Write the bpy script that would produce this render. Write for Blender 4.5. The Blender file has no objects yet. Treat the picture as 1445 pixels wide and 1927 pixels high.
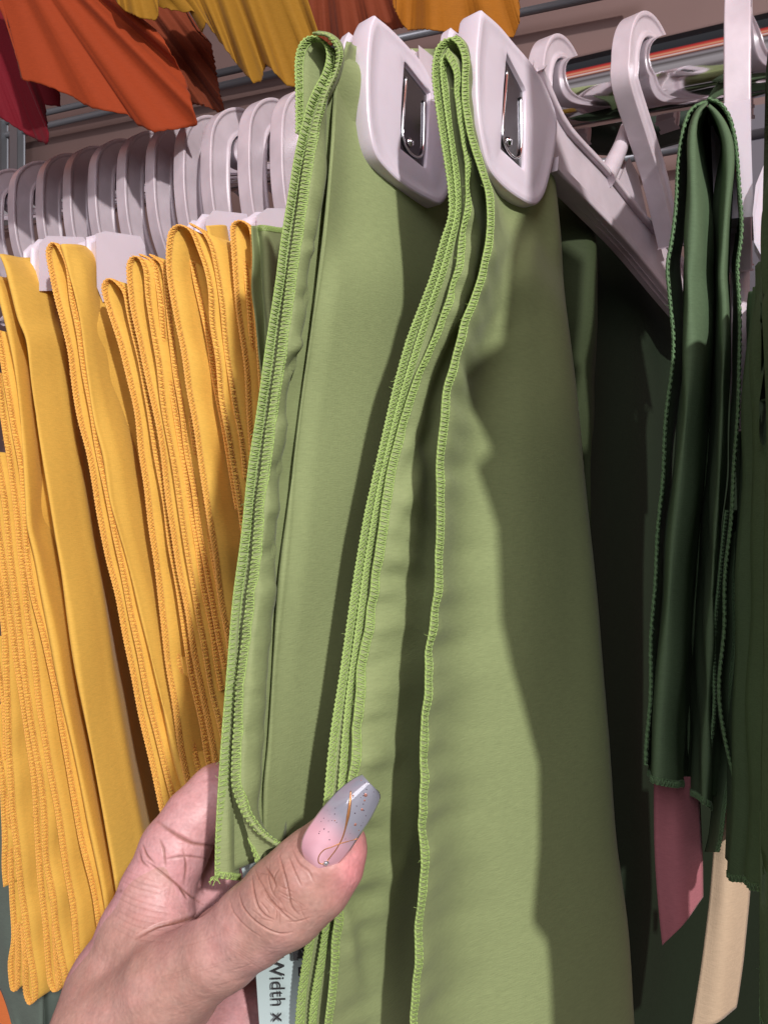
import bpy, math, random
import numpy as np
from mathutils import Vector
random.seed(7); rng = np.random.RandomState(7)
S = bpy.context.scene
C = S.collection
W0, H0, F = 1445.0, 1927.0, 1449.0          # pixels of the photograph and its focal length in pixels

# ---------------------------------------------------------------- camera, world, lamps, exposure
cam_d = bpy.data.cameras.new("camera"); cam = bpy.data.objects.new("camera", cam_d); C.objects.link(cam)
cam.location = (0, 0, 0); cam.rotation_euler = (math.pi/2, 0, 0)
cam_d.sensor_fit = 'HORIZONTAL'; cam_d.sensor_width = 36; cam_d.lens = 36*F/W0
cam_d.clip_start = 0.01; cam_d.clip_end = 60
S.camera = cam
S.render.resolution_x = 767; S.render.resolution_y = 1024

wd = bpy.data.worlds.new("World"); S.world = wd; wd.use_nodes = True
nt = wd.node_tree; bg = nt.nodes['Background']
tc = nt.nodes.new('ShaderNodeTexCoord'); sp = nt.nodes.new('ShaderNodeSeparateXYZ')
nt.links.new(tc.outputs['Generated'], sp.inputs[0])
# the shop around the camera: dark ceiling, shelves of red, orange and white cloth, dim floor
mr = nt.nodes.new('ShaderNodeMapRange'); mr.inputs[1].default_value = -1; mr.inputs[2].default_value = 1
nt.links.new(sp.outputs['Z'], mr.inputs[0])
rp = nt.nodes.new('ShaderNodeValToRGB'); rp.color_ramp.interpolation = 'LINEAR'
st = [(0.0, (.20,.17,.18)), (.22, (.24,.21,.22)), (.32, (.10,.08,.08)), (.40, (.34,.30,.31)), (.50, (.40,.36,.37)), (.585, (.12,.10,.10)), (.64, (.34,.30,.32)), (.70, (.10,.04,.04)), (.72, (.55,.22,.14)),
      (.745, (.80,.66,.62)), (.775, (.62,.07,.05)), (.80, (.75,.40,.24)), (.83, (.62,.10,.07)), (.86, (.55,.04,.04)), (.885, (.035,.035,.04)), (1.0, (.05,.05,.055))]
el = rp.color_ramp.elements
el[0].position = st[0][0]; el[0].color = st[0][1]+(1,)
el[1].position = st[-1][0]; el[1].color = st[-1][1]+(1,)
for p, c in st[1:-1]:
    e = el.new(p); e.color = c+(1,)
nt.links.new(mr.outputs[0], rp.inputs[0]); nt.links.new(rp.outputs[0], bg.inputs[0])
bg.inputs[1].default_value = 1.02

def area(name, loc, target, size, power, col):
    l = bpy.data.lights.new(name, 'AREA'); l.shape = 'DISK'; l.size = size; l.energy = power; l.color = col
    o = bpy.data.objects.new(name, l); C.objects.link(o); o.location = loc
    o.rotation_euler = (Vector(target)-Vector(loc)).to_track_quat('-Z', 'Y').to_euler()
    return o
LP = np.array([0.60, -1.42, 0.90])           # shop spotlight: front, right, above
area("shop_spotlight", LP, (0, .34, 0), 00.075, 54, (1.0, .955, .93))
area("fill_light", (-0.45, -1.25, .85), (0, .4, 0), 1.1, 21, (.97, .94, 1.0))  # soft fill lamp, added to lighten the gaps between the cloths
S.view_settings.view_transform = 'Standard'; S.view_settings.look = 'None'
S.view_settings.gamma = 1; S.view_settings.exposure = -0.22
try: S.view_settings.use_curve_mapping = False
except Exception: pass

# ---------------------------------------------------------------- geometry helpers
def P(px, py, d):
    return np.array([(px-W0/2)/F*d, d, -(py-H0/2)/F*d])
def PP(pts): return np.array([P(*p) for p in pts])
def nz(a):
    n = np.linalg.norm(a, axis=-1, keepdims=True); return a/np.maximum(n, 1e-12)
def catmull(p, k=10, closed=False):
    p = np.asarray(p, float); n = len(p)
    if n == 2 and not closed: return p[0]+(p[1]-p[0])*np.linspace(0, 1, k+1)[:, None]
    t = np.linspace(0, 1, k, endpoint=False)[:, None]; out = []
    if not closed: q = np.vstack([2*p[0]-p[1], p, 2*p[-1]-p[-2]]); rg = range(n-1)
    else: q = np.vstack([p[-1], p, p[0], p[1]]); rg = range(n)
    for i in rg:
        a, b, c, d = q[i], q[i+1], q[i+2], q[i+3]
        # limited tangents: no overshoot
        m1 = (c-a)*.5; m2 = (d-b)*.5; L = np.linalg.norm(c-b)*1.2
        for m in (m1, m2):
            ln = np.linalg.norm(m)
            if ln > L: m *= L/ln
        h = t*t*t; g = t*t
        out.append((2*h-3*g+1)*b+(h-2*g+t)*m1+(-2*h+3*g)*c+(h-g)*m2)
    if not closed: out.append(p[-1][None])
    return np.vstack(out)
def resample(p, n, closed=False):
    if closed: p = np.vstack([p, p[:1]])
    s = np.r_[0, np.cumsum(np.linalg.norm(np.diff(p, axis=0), axis=1))]
    t = np.linspace(0, s[-1], n+1)[:-1] if closed else np.linspace(0, s[-1], n)
    return np.stack([np.interp(t, s, p[:, i]) for i in range(p.shape[1])], 1)
def length(p): return np.linalg.norm(np.diff(p, axis=0), axis=1).sum()
def waves(seed, n=5, lo=1, hi=3):
    r = np.random.RandomState(seed); f = r.uniform(lo, hi, n); ph = r.uniform(0, 6.28, n); a = r.uniform(.5, 1, n)
    return lambda s: (np.sin(np.multiply.outer(s, f)*6.28+ph)*a).sum(-1)/math.sqrt(n)
def waves2(seed, n=7, lo=1, hi=3, ax=1., ay=1.):
    r = np.random.RandomState(seed); f = r.uniform(lo, hi, n); an = r.uniform(0, 3.14, n); ph = r.uniform(0, 6.28, n)
    fx = f*np.cos(an)*ax; fy = f*np.sin(an)*ay
    return lambda x, y: np.sin((np.multiply.outer(x, fx)+np.multiply.outer(y, fy))*6.28+ph).sum(-1)/math.sqrt(n)

class MB:
    def __init__(s): s.v = []; s.f = []; s.n = 0
    def add(s, v, f):
        v = np.asarray(v, float); s.v.append(v); s.f += [tuple(int(i)+s.n for i in q) for q in f]; s.n += len(v); return s
    def grid(s, g, cu=False, cv=False):
        a, b = g.shape[:2]; ia = np.arange(a if cu else a-1); ib = np.arange(b if cv else b-1)
        I, J = np.meshgrid(ia, ib, indexing='ij'); I2 = (I+1) % a; J2 = (J+1) % b
        f = np.stack([I*b+J, I2*b+J, I2*b+J2, I*b+J2], -1).reshape(-1, 4)
        return s.add(g.reshape(-1, 3), f.tolist())
    def tube(s, p, r, sides=6, ref=None, caps=True):
        p = np.asarray(p, float); n = len(p); t = nz(np.gradient(p, axis=0))
        if ref is None:
            ref = np.array([.31, .9, .3]); ref = np.tile(nz(ref), (n, 1))
        ref = np.broadcast_to(ref, p.shape)
        a = nz(np.cross(t, ref)); b = np.cross(t, a)
        r = np.broadcast_to(np.asarray(r, float), (n,))
        th = np.linspace(0, 6.2832, sides, endpoint=False)
        g = p[:, None]+r[:, None, None]*(np.cos(th)[None, :, None]*a[:, None]+np.sin(th)[None, :, None]*b[:, None])
        base = s.n; s.grid(g, cv=True)
        if caps:
            s.f.append(tuple(base+i for i in range(sides))[::-1]); s.f.append(tuple(base+(n-1)*sides+i for i in range(sides)))
        return s
    def loops(s, L, cap0=True, cap1=True):
        g = np.array(L); base = s.n; n, m = g.shape[:2]; s.grid(g, cv=True)
        if cap0: s.f.append(tuple(base+i for i in range(m))[::-1])
        if cap1: s.f.append(tuple(base+(n-1)*m+i for i in range(m)))
        return s
    def prism(s, poly, off):
        return s.loops([np.asarray(poly), np.asarray(poly)+off])
    def build(s, name, mat, parent=None, smooth=True, mods=(), sharp=None):
        v = np.vstack(s.v)
        if parent is None: o0 = v.mean(0)
        else: o0 = np.array(parent['_o'])
        me = bpy.data.meshes.new(name); me.from_pydata((v-o0).tolist(), [], s.f); me.update()
        me.materials.append(mat)
        if smooth:
            me.polygons.foreach_set('use_smooth', [True]*len(me.polygons))
            if sharp is not None: me.set_sharp_from_angle(angle=math.radians(sharp))
        o = bpy.data.objects.new(name, me); C.objects.link(o)
        if parent is None: o.location = o0; o['_o'] = o0.tolist()
        else:
            o.parent = parent; o['_o'] = o0.tolist()
        for m in mods:
            if m[0] == 'bevel':
                b = o.modifiers.new('bevel', 'BEVEL'); b.width = m[1]; b.segments = 3; b.limit_method = 'ANGLE'; b.angle_limit = math.radians(35)
                b.harden_normals = False
            if m[0] == 'solid':
                b = o.modifiers.new('solidify', 'SOLIDIFY'); b.thickness = m[1]; b.offset = 0
        return o
def tag(o, label=None, cat=None, group=None, kind=None):
    if label: o['label'] = label
    if cat: o['category'] = cat
    if group: o['group'] = group
    if kind: o['kind'] = kind
    return o
def thing(name, loc, label, cat, group=None):
    o = bpy.data.objects.new(name, None); C.objects.link(o); o.empty_display_size = .02
    o.location = loc; o['_o'] = [float(x) for x in loc]
    return tag(o, label, cat, group)

# ---------------------------------------------------------------- materials
def mat(name, col, rough=.5, metal=0, coat=0, sss=0, sheen=0, spec=.5, var=0, varscale=20, bump=None, emis=None):
    m = bpy.data.materials.new(name); m.use_nodes = True; t = m.node_tree; b = t.nodes['Principled BSDF']
    b.inputs['Base Color'].default_value = (*col, 1); b.inputs['Roughness'].default_value = rough
    b.inputs['Metallic'].default_value = metal; b.inputs['Coat Weight'].default_value = coat
    b.inputs['Specular IOR Level'].default_value = spec
    if sss: b.inputs['Subsurface Weight'].default_value = sss; b.inputs['Subsurface Radius'].default_value = (1, .4, .25); b.inputs['Subsurface Scale'].default_value = .004
    if sheen: b.inputs['Sheen Weight'].default_value = sheen; b.inputs['Sheen Roughness'].default_value = .4
    tcn = t.nodes.new('ShaderNodeTexCoord')
    if var:
        n = t.nodes.new('ShaderNodeTexNoise'); n.inputs['Scale'].default_value = varscale; n.inputs['Detail'].default_value = 4
        t.links.new(tcn.outputs['Object'], n.inputs['Vector'])
        r = t.nodes.new('ShaderNodeMapRange'); r.inputs[1].default_value = .25; r.inputs[2].default_value = .75
        r.inputs[3].default_value = 1-var; r.inputs[4].default_value = 1+var
        t.links.new(n.outputs[0], r.inputs[0])
        x = t.nodes.new('ShaderNodeVectorMath'); x.operation = 'SCALE'; x.inputs[0].default_value = col
        t.links.new(r.outputs[0], x.inputs['Scale']); t.links.new(x.outputs[0], b.inputs['Base Color'])
    last = None
    for (sx, sy, sz, strength, dist, detail) in (bump or []):
        mp = t.nodes.new('ShaderNodeMapping'); mp.inputs['Scale'].default_value = (sx, sy, sz)
        t.links.new(tcn.outputs['Object'], mp.inputs[0])
        n = t.nodes.new('ShaderNodeTexNoise'); n.inputs['Scale'].default_value = 1; n.inputs['Detail'].default_value = detail
        t.links.new(mp.outputs[0], n.inputs['Vector'])
        bp = t.nodes.new('ShaderNodeBump'); bp.inputs['Strength'].default_value = strength; bp.inputs['Distance'].default_value = dist
        t.links.new(n.outputs[0], bp.inputs['Height'])
        if last: t.links.new(last.outputs[0], bp.inputs['Normal'])
        last = bp
    if last: t.links.new(last.outputs[0], b.inputs['Normal'])
    return m
def fabric(name, col, sheen=.10, rough=.75, trans=.0):
    m = mat(name, col, rough=rough, sheen=sheen, spec=.2, var=.085, varscale=900,
            bump=[(400, 400, 2800, .45, .0003, 2), (2800, 2800, 400, .36, .00025, 2), (50, 50, 34, .12, .0016, 2)])
    t = m.node_tree; b = t.nodes['Principled BSDF']
    for n_ in t.nodes:                                   # slubs: colour varies along the weft
        if n_.type == 'TEX_NOISE' and abs(n_.inputs['Scale'].default_value-900) < 1:
            n_.inputs['Scale'].default_value = 1; mp = t.nodes.new('ShaderNodeMapping'); mp.inputs['Scale'].default_value = (260, 260, 1700)
            t.links.new(t.nodes['Texture Coordinate'].outputs['Object'], mp.inputs[0]); t.links.new(mp.outputs[0], n_.inputs['Vector'])
    if trans:
        tr = t.nodes.new('ShaderNodeBsdfTranslucent'); tr.inputs[0].default_value = (*[min(1, c*1.1) for c in col], 1)
        mx = t.nodes.new('ShaderNodeMixShader'); mx.inputs[0].default_value = trans
        t.links.new(b.outputs[0], mx.inputs[1]); t.links.new(tr.outputs[0], mx.inputs[2])
        t.links.new(mx.outputs[0], t.nodes['Material Output'].inputs[0])
    return m
def thread(name, col): return mat(name, col, rough=.6, sheen=.1, spec=.35, var=.18, varscale=700)

M_green = fabric('green_cotton', (.298, .356, .163), trans=.22)
M_greent = thread('green_thread', (.285, .405, .115))
M_yel = fabric('yellow_cotton', (.76, .465, .088), trans=.1)
M_yelt = thread('yellow_thread', (.76, .39, .085))
M_dk = fabric('dark_green_satin', (.085, .135, .072), rough=.75, sheen=.0)
M_dkt = thread('dark_green_thread', (.09, .17, .075))
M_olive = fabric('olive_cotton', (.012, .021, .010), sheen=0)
M_green_shade = fabric('shaded_green_cotton', (.036, .050, .021), sheen=0)  # light green of the back layer, darkened to stand for its shade
M_plastic = mat('white_plastic', (.60, .535, .60), rough=.32, sss=.15, spec=.5, bump=[(220, 220, 220, .06, .0006, 2)], var=.03, varscale=60)
M_plastic2 = mat('old_white_plastic', (.51, .44, .48), rough=.33, sss=.1, bump=[(160, 160, 160, .16, .0009, 3), (900, 900, 900, .10, .0003, 2)], var=.12, varscale=60)
M_chrome = mat('chrome', (.82, .82, .84), rough=.07, metal=1, bump=[(30, 30, 30, .04, .002, 2)])
M_steel = mat('spring_steel', (.16, .16, .17), rough=.22, metal=1)
M_wire = mat('steel_wire', (.20, .21, .23), rough=.4, metal=.6)
M_wall = mat('wall_panel', (.165, .105, .095), rough=.6, var=.10, varscale=6)
M_dim = mat('dark_board_metal', (.05, .055, .065), rough=.5)
M_gold = mat('gold_line', (.50, .23, .09), rough=.35, metal=.6)
M_stone = mat('rhinestone', (.9, .92, .95), rough=.05, metal=.9)
M_flake = mat('copper_glitter', (.75, .36, .28), rough=.25, metal=.8)
M_fleck = mat('dark_glitter', (.05, .03, .05), rough=.3)
M_paper = mat('pale_blue_card', (.40, .50, .50), rough=.6, var=.03)
M_ink = mat('black_ink', (.02, .02, .022), rough=.6)

# ---------------------------------------------------------------- cloth helpers
def sheet(cols, nv=150, k=7, wob=.0006, wf=22., puck=.0, puckw=.008, side='first', seed=0, raw=False):
    """columns of points -> surface grid (nu, nv, 3)"""
    R = [resample(catmull(c if raw else PP(c), 10), nv) for c in cols]
    R = np.array(R)
    g = np.stack([catmull(R[:, j], k) for j in range(nv)], 1)
    tu = np.gradient(g, axis=0); tv = np.gradient(g, axis=1); nrm = nz(np.cross(tu, tv))
    L = np.r_[0, np.cumsum(np.linalg.norm(np.diff(g[:, nv//2], axis=0), axis=1))]
    Z = g[..., 2]; 
    w = waves2(seed+11, 7, wf*.4, wf*1.3, 1.3, .8)
    U = np.broadcast_to(L[:, None], Z.shape)
    d = wob*w(U, Z)
    if puck:
        pw = waves(seed+5, 6, 35, 95)
        e = U if side == 'first' else L[-1]-U
        d = d+puck*pw(Z+U*.25)*np.exp(-(e/puckw)**2)*(.10+np.minimum(e/.008, 1)*.90)
    return g+nrm*d[..., None]
def relief(g, items):
    n = nz(np.cross(np.gradient(g, axis=0), np.gradient(g, axis=1)))
    n = n*np.where(n[..., 1:2] > 0, -1, 1)                     # towards the camera
    x = g[..., 0]/g[..., 1]*F+W0/2; y = -g[..., 2]/g[..., 1]*F+H0/2; d = 0
    for (cx, cy, a, sl, sw, amp) in items:
        c, s_ = math.cos(math.radians(a)), math.sin(math.radians(a)); u = (x-cx)*c+(y-cy)*s_; w = -(x-cx)*s_+(y-cy)*c
        d = d+amp*.001*np.exp(-(u/sl)**2-(w/sw)**2)
    return g+n*d[..., None]
def extrude(curve, off, nv=None, k=5, bulge=.0, seed=0, wob=.0005, raw=False):
    """an edge curve swept backwards along off (world vector)"""
    c = curve if raw else PP(curve)
    c = catmull(c, 10); nv = nv or max(60, int(length(c)/.0022)); c = resample(c, nv)
    w = waves(seed, 5, 8, 26); w2 = waves(seed+1, 5, 10, 34)
    side = np.array([.81, -.59, 0])
    s = np.linspace(0, length(c), nv)
    c = c+side*(w(s)*wob*.8)[:, None]
    off = np.asarray(off, float)
    us = np.linspace(0, 1, k+1)
    g = [c+off*u+side*((w2(s+u*.02)*wob*1.8*math.sin(min(1, u*1.4)*math.pi)+bulge*math.sin(u*math.pi)))[:, None] for u in us]
    return np.array(g)
def hem(mb, g, w=.0038, pitch=.0017, r=.00022, h=.00046, cord=.00034, seed=0):
    """overlocked edge along g[0], lying on the cloth g: looping threads round the cut edge, a cord on it, a chain at its inner side"""
    m_ = min(len(g), 30); G = g[:m_]
    a = np.concatenate([np.zeros((1, G.shape[1])), np.cumsum(np.linalg.norm(np.diff(G, axis=0), axis=2), axis=0)])
    NQ = 6; qs = np.linspace(0, w*1.02, NQ); K = np.zeros((NQ, G.shape[1], 3))
    for j in range(G.shape[1]):
        for i in range(3): K[:, j, i] = np.interp(qs, a[:, j], G[:, j, i])
        over = qs > a[-1, j]
        if over.any():
            dr = nz(G[-1, j]-G[0, j]); K[over, j] = G[0, j]+dr*qs[over][:, None]
    E = K[0]; L = length(E); s0 = np.r_[0, np.cumsum(np.linalg.norm(np.diff(E, axis=0), axis=1))]
    T = nz(np.gradient(E, axis=0)); iw = np.gradient(K, axis=0); NN = nz(np.cross(T[None], iw))
    jj = np.arange(len(s0))
    def at(A, q, x):                     # x: 0..1 across the band
        ji = np.interp(q, s0, jj); j0 = np.minimum(ji.astype(int), len(s0)-2); fj = (ji-j0)[:, None]
        xi = np.clip(x, 0, 1)*(NQ-1); i0 = np.minimum(xi.astype(int), NQ-2); fi = (xi-i0)[:, None]
        return (A[i0, j0]*(1-fi)+A[i0+1, j0]*fi)*(1-fj)+(A[i0, j0+1]*(1-fi)+A[i0+1, j0+1]*fi)*fj
    n = max(20, int(L/pitch*9)); s = np.linspace(0, L, n); jw = waves(seed+3, 5, 60, 300); j2 = waves(seed+4, 5, 5, 20)
    T0 = np.stack([np.interp(s, s0, T[:, i]) for i in range(3)], 1)
    for sgn, ph in ((1, 0), (-1, 1.3)):
        th = 6.2832*s/pitch+ph+1.0*jw(s)
        q = np.clip(s+sgn*pitch*.42*np.cos(th), 0, L); x = (.5-.5*np.cos(th))*(.93+.07*jw(s*1.7+3)+.09*j2(s))
        p = at(K, q, x)+at(NN, q, x)*(h*np.clip(np.sin(th)*1.8, -1, 1)*sgn)[:, None]
        mb.tube(p, r, 5, ref=T0)
    m = max(20, int(L/pitch*5)); q = np.linspace(0, L, m); a = 6.2832*q/pitch
    z = np.zeros(m); n0 = at(NN, q, z)
    mb.tube(at(K, q, z)+n0*(.0002*np.sin(a))[:, None], cord*(1+.3*np.sin(a)), 6, ref=n0)
    rh = np.random.RandomState(seed+50)
    for _ in range(int(L/.013)):          # loose fibres
        a0 = rh.uniform(0, L); base_ = at(K, np.array([a0]), np.array([rh.uniform(0, .3)]))[0]; o_ = -nz(at(K, np.array([a0]), np.array([1.]))[0]-base_); ln = rh.uniform(.0008, .0028)
        d1 = nz(o_+rh.normal(0, .7, 3)); d2 = nz(d1+rh.normal(0, .8, 3)); mb.tube(np.array([base_, base_+d1*ln*.5, base_+d1*ln*.5+d2*ln*.5]), .00008, 4)
    for sg in (1, -1):
        mb.tube(at(K, q, z+.93)+at(NN, q, z+.93)*(sg*(h*.8)+.0001*np.sin(a))[:, None], .00022*(1+.3*np.sin(a)), 5, ref=n0)
def hem_of(mb, g, last=False, row=None, **k):
    if row == 'top': hem(mb, np.swapaxes(g, 0, 1), **k)
    elif row == 'bottom': hem(mb, np.swapaxes(g, 0, 1)[::-1], **k)
    elif last: hem(mb, g[::-1], **k)
    else: hem(mb, g, **k)
def shift(cv, dx, dd, dy=0): return [(x+dx, y+dy, d+dd) for x, y, d in cv]
def dep(cv, ys):   # (px,py) + piecewise depth by y
    yy = [a for a, b in ys]; dd = [b for a, b in ys]
    return [(x, y, float(np.interp(y, yy, dd))) for x, y in cv]

V = nz(np.array([.588, .809, 0])); VB = nz(np.array([.653, .757, 0])); Zv = np.array([0, 0, 1.])
RB = np.array([VB[1], -VB[0], 0])
def on_plane(px, py, p0, v):
    n = np.array([v[1], -v[0], 0]); ray = P(px, py, 1.0); return ray*(np.dot(p0, n)/np.dot(ray, n))

# ================================================================ STRUCTURE: wall, rail
def rail_pt(px):
    d = 1/(1.24+.00098*px); return P(px, 401-.208*px, d)
RA, RZ = rail_pt(-260), rail_pt(1700)
RD = nz(RZ-RA); RN = nz(np.array([RD[1], -RD[0], 0]));  RN = RN if RN[1] > 0 else -RN   # away from the camera
wp0 = rail_pt(600)+RN*.20
def on_wall(px, py, off=0):
    p0 = wp0-RN*off; ray = P(px, py, 1.0); return ray*(np.dot(p0, RN)/np.dot(ray, RN))
RH = nz(np.array([RD[0], RD[1], 0]))
b = MB(); c0 = wp0-RH*1.6; c1 = wp0+RH*1.2
b.add([c0+Zv*-1.2, c1+Zv*-1.2, c1+Zv*1.2, c0+Zv*1.2], [(0, 1, 2, 3)])
tag(b.build('wall', M_wall, smooth=False), kind='structure')

t = thing('wall_rack', on_wall(20, 300, .015), 'grey steel grid rack with twin horizontal wires on the brown wall', 'rack')
for (a, c) in (((-40, 240), (640, 85)), ((-40, 265), (640, 110)), ((700, 82), (1200, -24)), ((1100, 312), (1445, 248)), ((1150, 430), (1445, 382))):
    b = MB(); p, q = on_wall(*a, .02), on_wall(*c, .02)
    b.tube([p, q], .0042 if c[0] < 700 else .0035, 8); b.build('horizontal_wire', M_wire, t)
for px in (-6, 25):
    b = MB(); p = on_wall(px, 228, .03); q = on_wall(px, 420, .03); u = RH*.009
    b.prism([p-u, p+u, q+u, q-u], RN*.012); b.build('upright', M_wire, t, smooth=False, mods=[('bevel', .0015)])

t = thing('clothes_rail', (RA+RZ)/2, 'thick polished chrome rail carrying all the white hangers', 'rail')
b = MB(); ax = RZ-RA; pts = RA+ax*np.linspace(0, 1, 60)[:, None]; b.tube(pts, .0185, 48, ref=Zv); b.build('bar', M_chrome, t)
t2 = thing('shelf', (RA+RZ)/2+Zv*.16-RN*.1, 'unseen board added overhead to shade the red and mustard cloths', 'shelf')  # board out of view, added to cut the light from above
b = MB(); q0 = RA-RN*.10; q1 = RZ-RN*.10; q2 = RZ+RN*.19; q3 = RA+RN*.19; zz = .74
for q in (q0, q1, q2, q3): q[2] = zz
b.prism([q0, q1, q2, q3], Zv*.02); b.build('board', M_dim, t2, smooth=False)
# dark lower bar of the same rail
b = MB(); b.tube(pts+np.array([.02, .06, -.062]), .008, 32, ref=Zv); b.build('lower_bar', M_steel, t)

# ================================================================ HANGERS
def hook_mesh(v, scale=1, w=.0115, t=.0190, tail=None):
    """hook swept in the plane (v, Z); origin = rail centre"""
    r = np.array([v[1], -v[0], 0]); R = .0292*scale; zc = .0185+t/2-R
    pth = []
    for a in np.linspace(-20, 180, 26):
        pth.append((R*math.cos(math.radians(a)), zc+R*math.sin(math.radians(a))))
    pth += [(-R*1.02, zc-.012), (-R*1.0, zc-.030), (-R*.9, zc-.048), (-R*.7, zc-.064), (-R*.35, zc-.082), (0, zc-.10)]
    if tail: pth = pth[:26]+[(-R*1.0, zc-.010)]+tail
    pth = resample(catmull(np.array(pth), 6), 72)
    tg = nz(np.gradient(pth, axis=0)); nn = np.stack([-tg[:, 1], tg[:, 0]], 1)
    f, q = .0022, .0012
    prof = [(-w/2, -t/2), (w/2, -t/2), (w/2, -t/2+f), (w/2-q, -t/2+f+.0008), (w/2-q, t/2-f-.0008), (w/2, t/2-f), (w/2, t/2), (-w/2, t/2), (-w/2, t/2-f), (-w/2+q, t/2-f-.0008), (-w/2+q, -t/2+f+.0008), (-w/2, -t/2+f)]
    L = []
    for i, (p, n_) in enumerate(zip(pth, nn)):
        sc = .75+.25*min(1, i/8)
        L.append([v*(p[0]+n_[0]*b_*sc)+Zv*(p[1]+n_[1]*b_*sc)+r*a_ for a_, b_ in prof])
    return L
hook_px = [-52, 4, 60, 112, 163, 213, 266, 322, 374, 428, 492, 556]
ords = ['cut off at the left picture edge', 'second', 'third', 'fourth', 'fifth', 'sixth', 'seventh', 'eighth', 'ninth', 'tenth', 'eleventh']
proto = None
vis = 0
for i, px in enumerate(hook_px):
    # px: where the front of the hook stands; the rail centre lies a little to the right of it
    p0 = rail_pt(px+35)
    lab = ('white hanger hook above the yellow cloths, ' +
           ['half cut off at the left edge', 'leftmost whole one', 'second whole one from the left', 'third whole one from the left', 'fourth whole one from the left', 'fifth whole one from the left',
            'sixth whole one from the left', 'seventh whole one from the left', 'eighth whole one from the left', 'third back from the green cloth', 'nearly touching the green cloth edge', 'peeking from behind the green cloth'][i])
    if proto is None:
        t = thing('hanger', p0, lab, 'hanger', 'hangers on the rail above the yellow cloths')
        b = MB(); b.loops([np.array(l)+p0 for l in hook_mesh(V)]); h = b.build('hook', M_plastic2, t, sharp=40, mods=[('bevel', .0007)])
        b = MB(); q = p0+Zv*-.09
        b.tube([q-V*.02+Zv*-.03, q, q+V*.05+Zv*-.02, q+V*.13+Zv*-.05], .004, 8)
        ar = b.build('arms', M_plastic2, t)
        proto = t
    else:
        t = proto.copy(); C.objects.link(t); t.location = p0; t['label'] = lab
        for ch in list(proto.children):
            c = ch.copy(); C.objects.link(c); c.parent = t
    t.rotation_euler = (0, 0, math.radians([0, 1, -1.5, .8, 2, -1, 1.2, -.6, 1.5, -2, 3, 0][i]))

def flat_block(pts, p0, v, th, name, m, parent, bev=.001, n=None):
    poly = np.array([on_plane(x, y, p0, v) for x, y in pts])
    r = np.array([v[1], -v[0], 0]); b = MB(); b.prism(poly, -r*th)
    return b.build(name, m, parent, sharp=35, mods=[('bevel', bev)])
def flange(path, p0, v, name, m, parent, w=.010, t=.003, centre=.002):
    """raised rib along a traced line: a strip w wide across the hanger plane"""
    pts = resample(catmull(np.array([on_plane(x, y, p0, v) for x, y in path]), 8), 30)
    r = np.array([v[1], -v[0], 0]); tg = nz(np.gradient(pts, axis=0)); nn = nz(np.cross(tg, r))
    b = MB(); L = [[p-r*(centre+w/2)+n_*t/2, p-r*(centre-w/2)+n_*t/2, p-r*(centre-w/2)-n_*t/2, p-r*(centre+w/2)-n_*t/2] for p, n_ in zip(pts, nn)]
    b.loops(L); return b.build(name, m, parent, sharp=40, mods=[('bevel', .0009)])

def clip(t, out, win, p0, m, rivet):
    """spring clip: rounded plate with a window, a second jaw behind, steel spring in the window"""
    o3 = resample(catmull(np.array([on_plane(x, y, p0, VB) for x, y in out]), 8, True), 96, True)
    w3 = np.array([on_plane(x, y, p0, VB) for x, y in win]); wc = w3.mean(0); w3 = wc+(w3-wc)*1.16
    wr = resample(np.vstack([w3, w3[:1]]), 400)
    ang = lambda q: np.arctan2((q-wc)@Zv, (q-wc)@VB)
    ao = ang(o3); aw = ang(wr); wi = np.array([wr[np.argmin(np.abs(np.angle(np.exp(1j*(aw-a)))))] for a in ao])
    oc = o3.mean(0); sc = lambda k: oc+(o3-oc)*k
    th = .0102
    L = [sc(.95)-RB*th, sc(.992)-RB*(th-.0003), sc(1.0)-RB*(th-.0014), sc(1.0)-RB*.0014, sc(.992)-RB*.0004, sc(.975)-RB*.0000, sc(.94)+RB*.0001, sc(.91)+RB*-.0000,
         sc(.885)-RB*.0004, .8*sc(.85)+.2*wi-RB*.0007, .12*sc(.9)+.88*wi-RB*.0010, .03*sc(.9)+.97*wi-RB*.0013, wi-RB*.0021, .97*wi+.03*wc-RB*.0036]
    b = MB(); b.loops(L); b.build('clip', m, t, sharp=28)
    cl = [c for c in t.children if c.name.startswith('clip')][-1]
    # back jaw
    b = MB(); off = -RB*.0145
    b.loops([sc(.9)+off-RB*.006, sc(.97)+off-RB*.005, sc(.98)+off-RB*.001, sc(.93)+off]); b.build('back_jaw', m, t, sharp=50)
    # steel spring: plate, bent wire, rivet
    b = MB(); k = .95; pl = np.array([wc+(q-wc)*k for q in w3]); b.prism(pl-RB*.0034, RB*.0008); b.build('spring_plate', M_steel, cl, smooth=False)
    b = MB(); k = .72; q = [wc+(q-wc)*k for q in w3]; q = resample(catmull(np.array([q[0], q[3], q[2], q[1]]), 8), 40)
    b.tube(q-RB*.0020, .00055, 8); b.build('spring_wire', M_chrome, cl)
    b = MB(); rc = on_plane(*rivet, p0, VB)-RB*.0024; th_ = np.linspace(0, 6.283, 14, endpoint=False)
    for ring in (0,):
        L = [[rc+(VB*math.cos(a)+Zv*math.sin(a))*r_+RB*h_ for a in th_] for r_, h_ in ((.0021, -.001), (.0021, .0002), (.0016, .0011), (.0006, .0015))]
        b.loops(L)
    b.build('rivet', M_chrome, cl)

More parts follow.
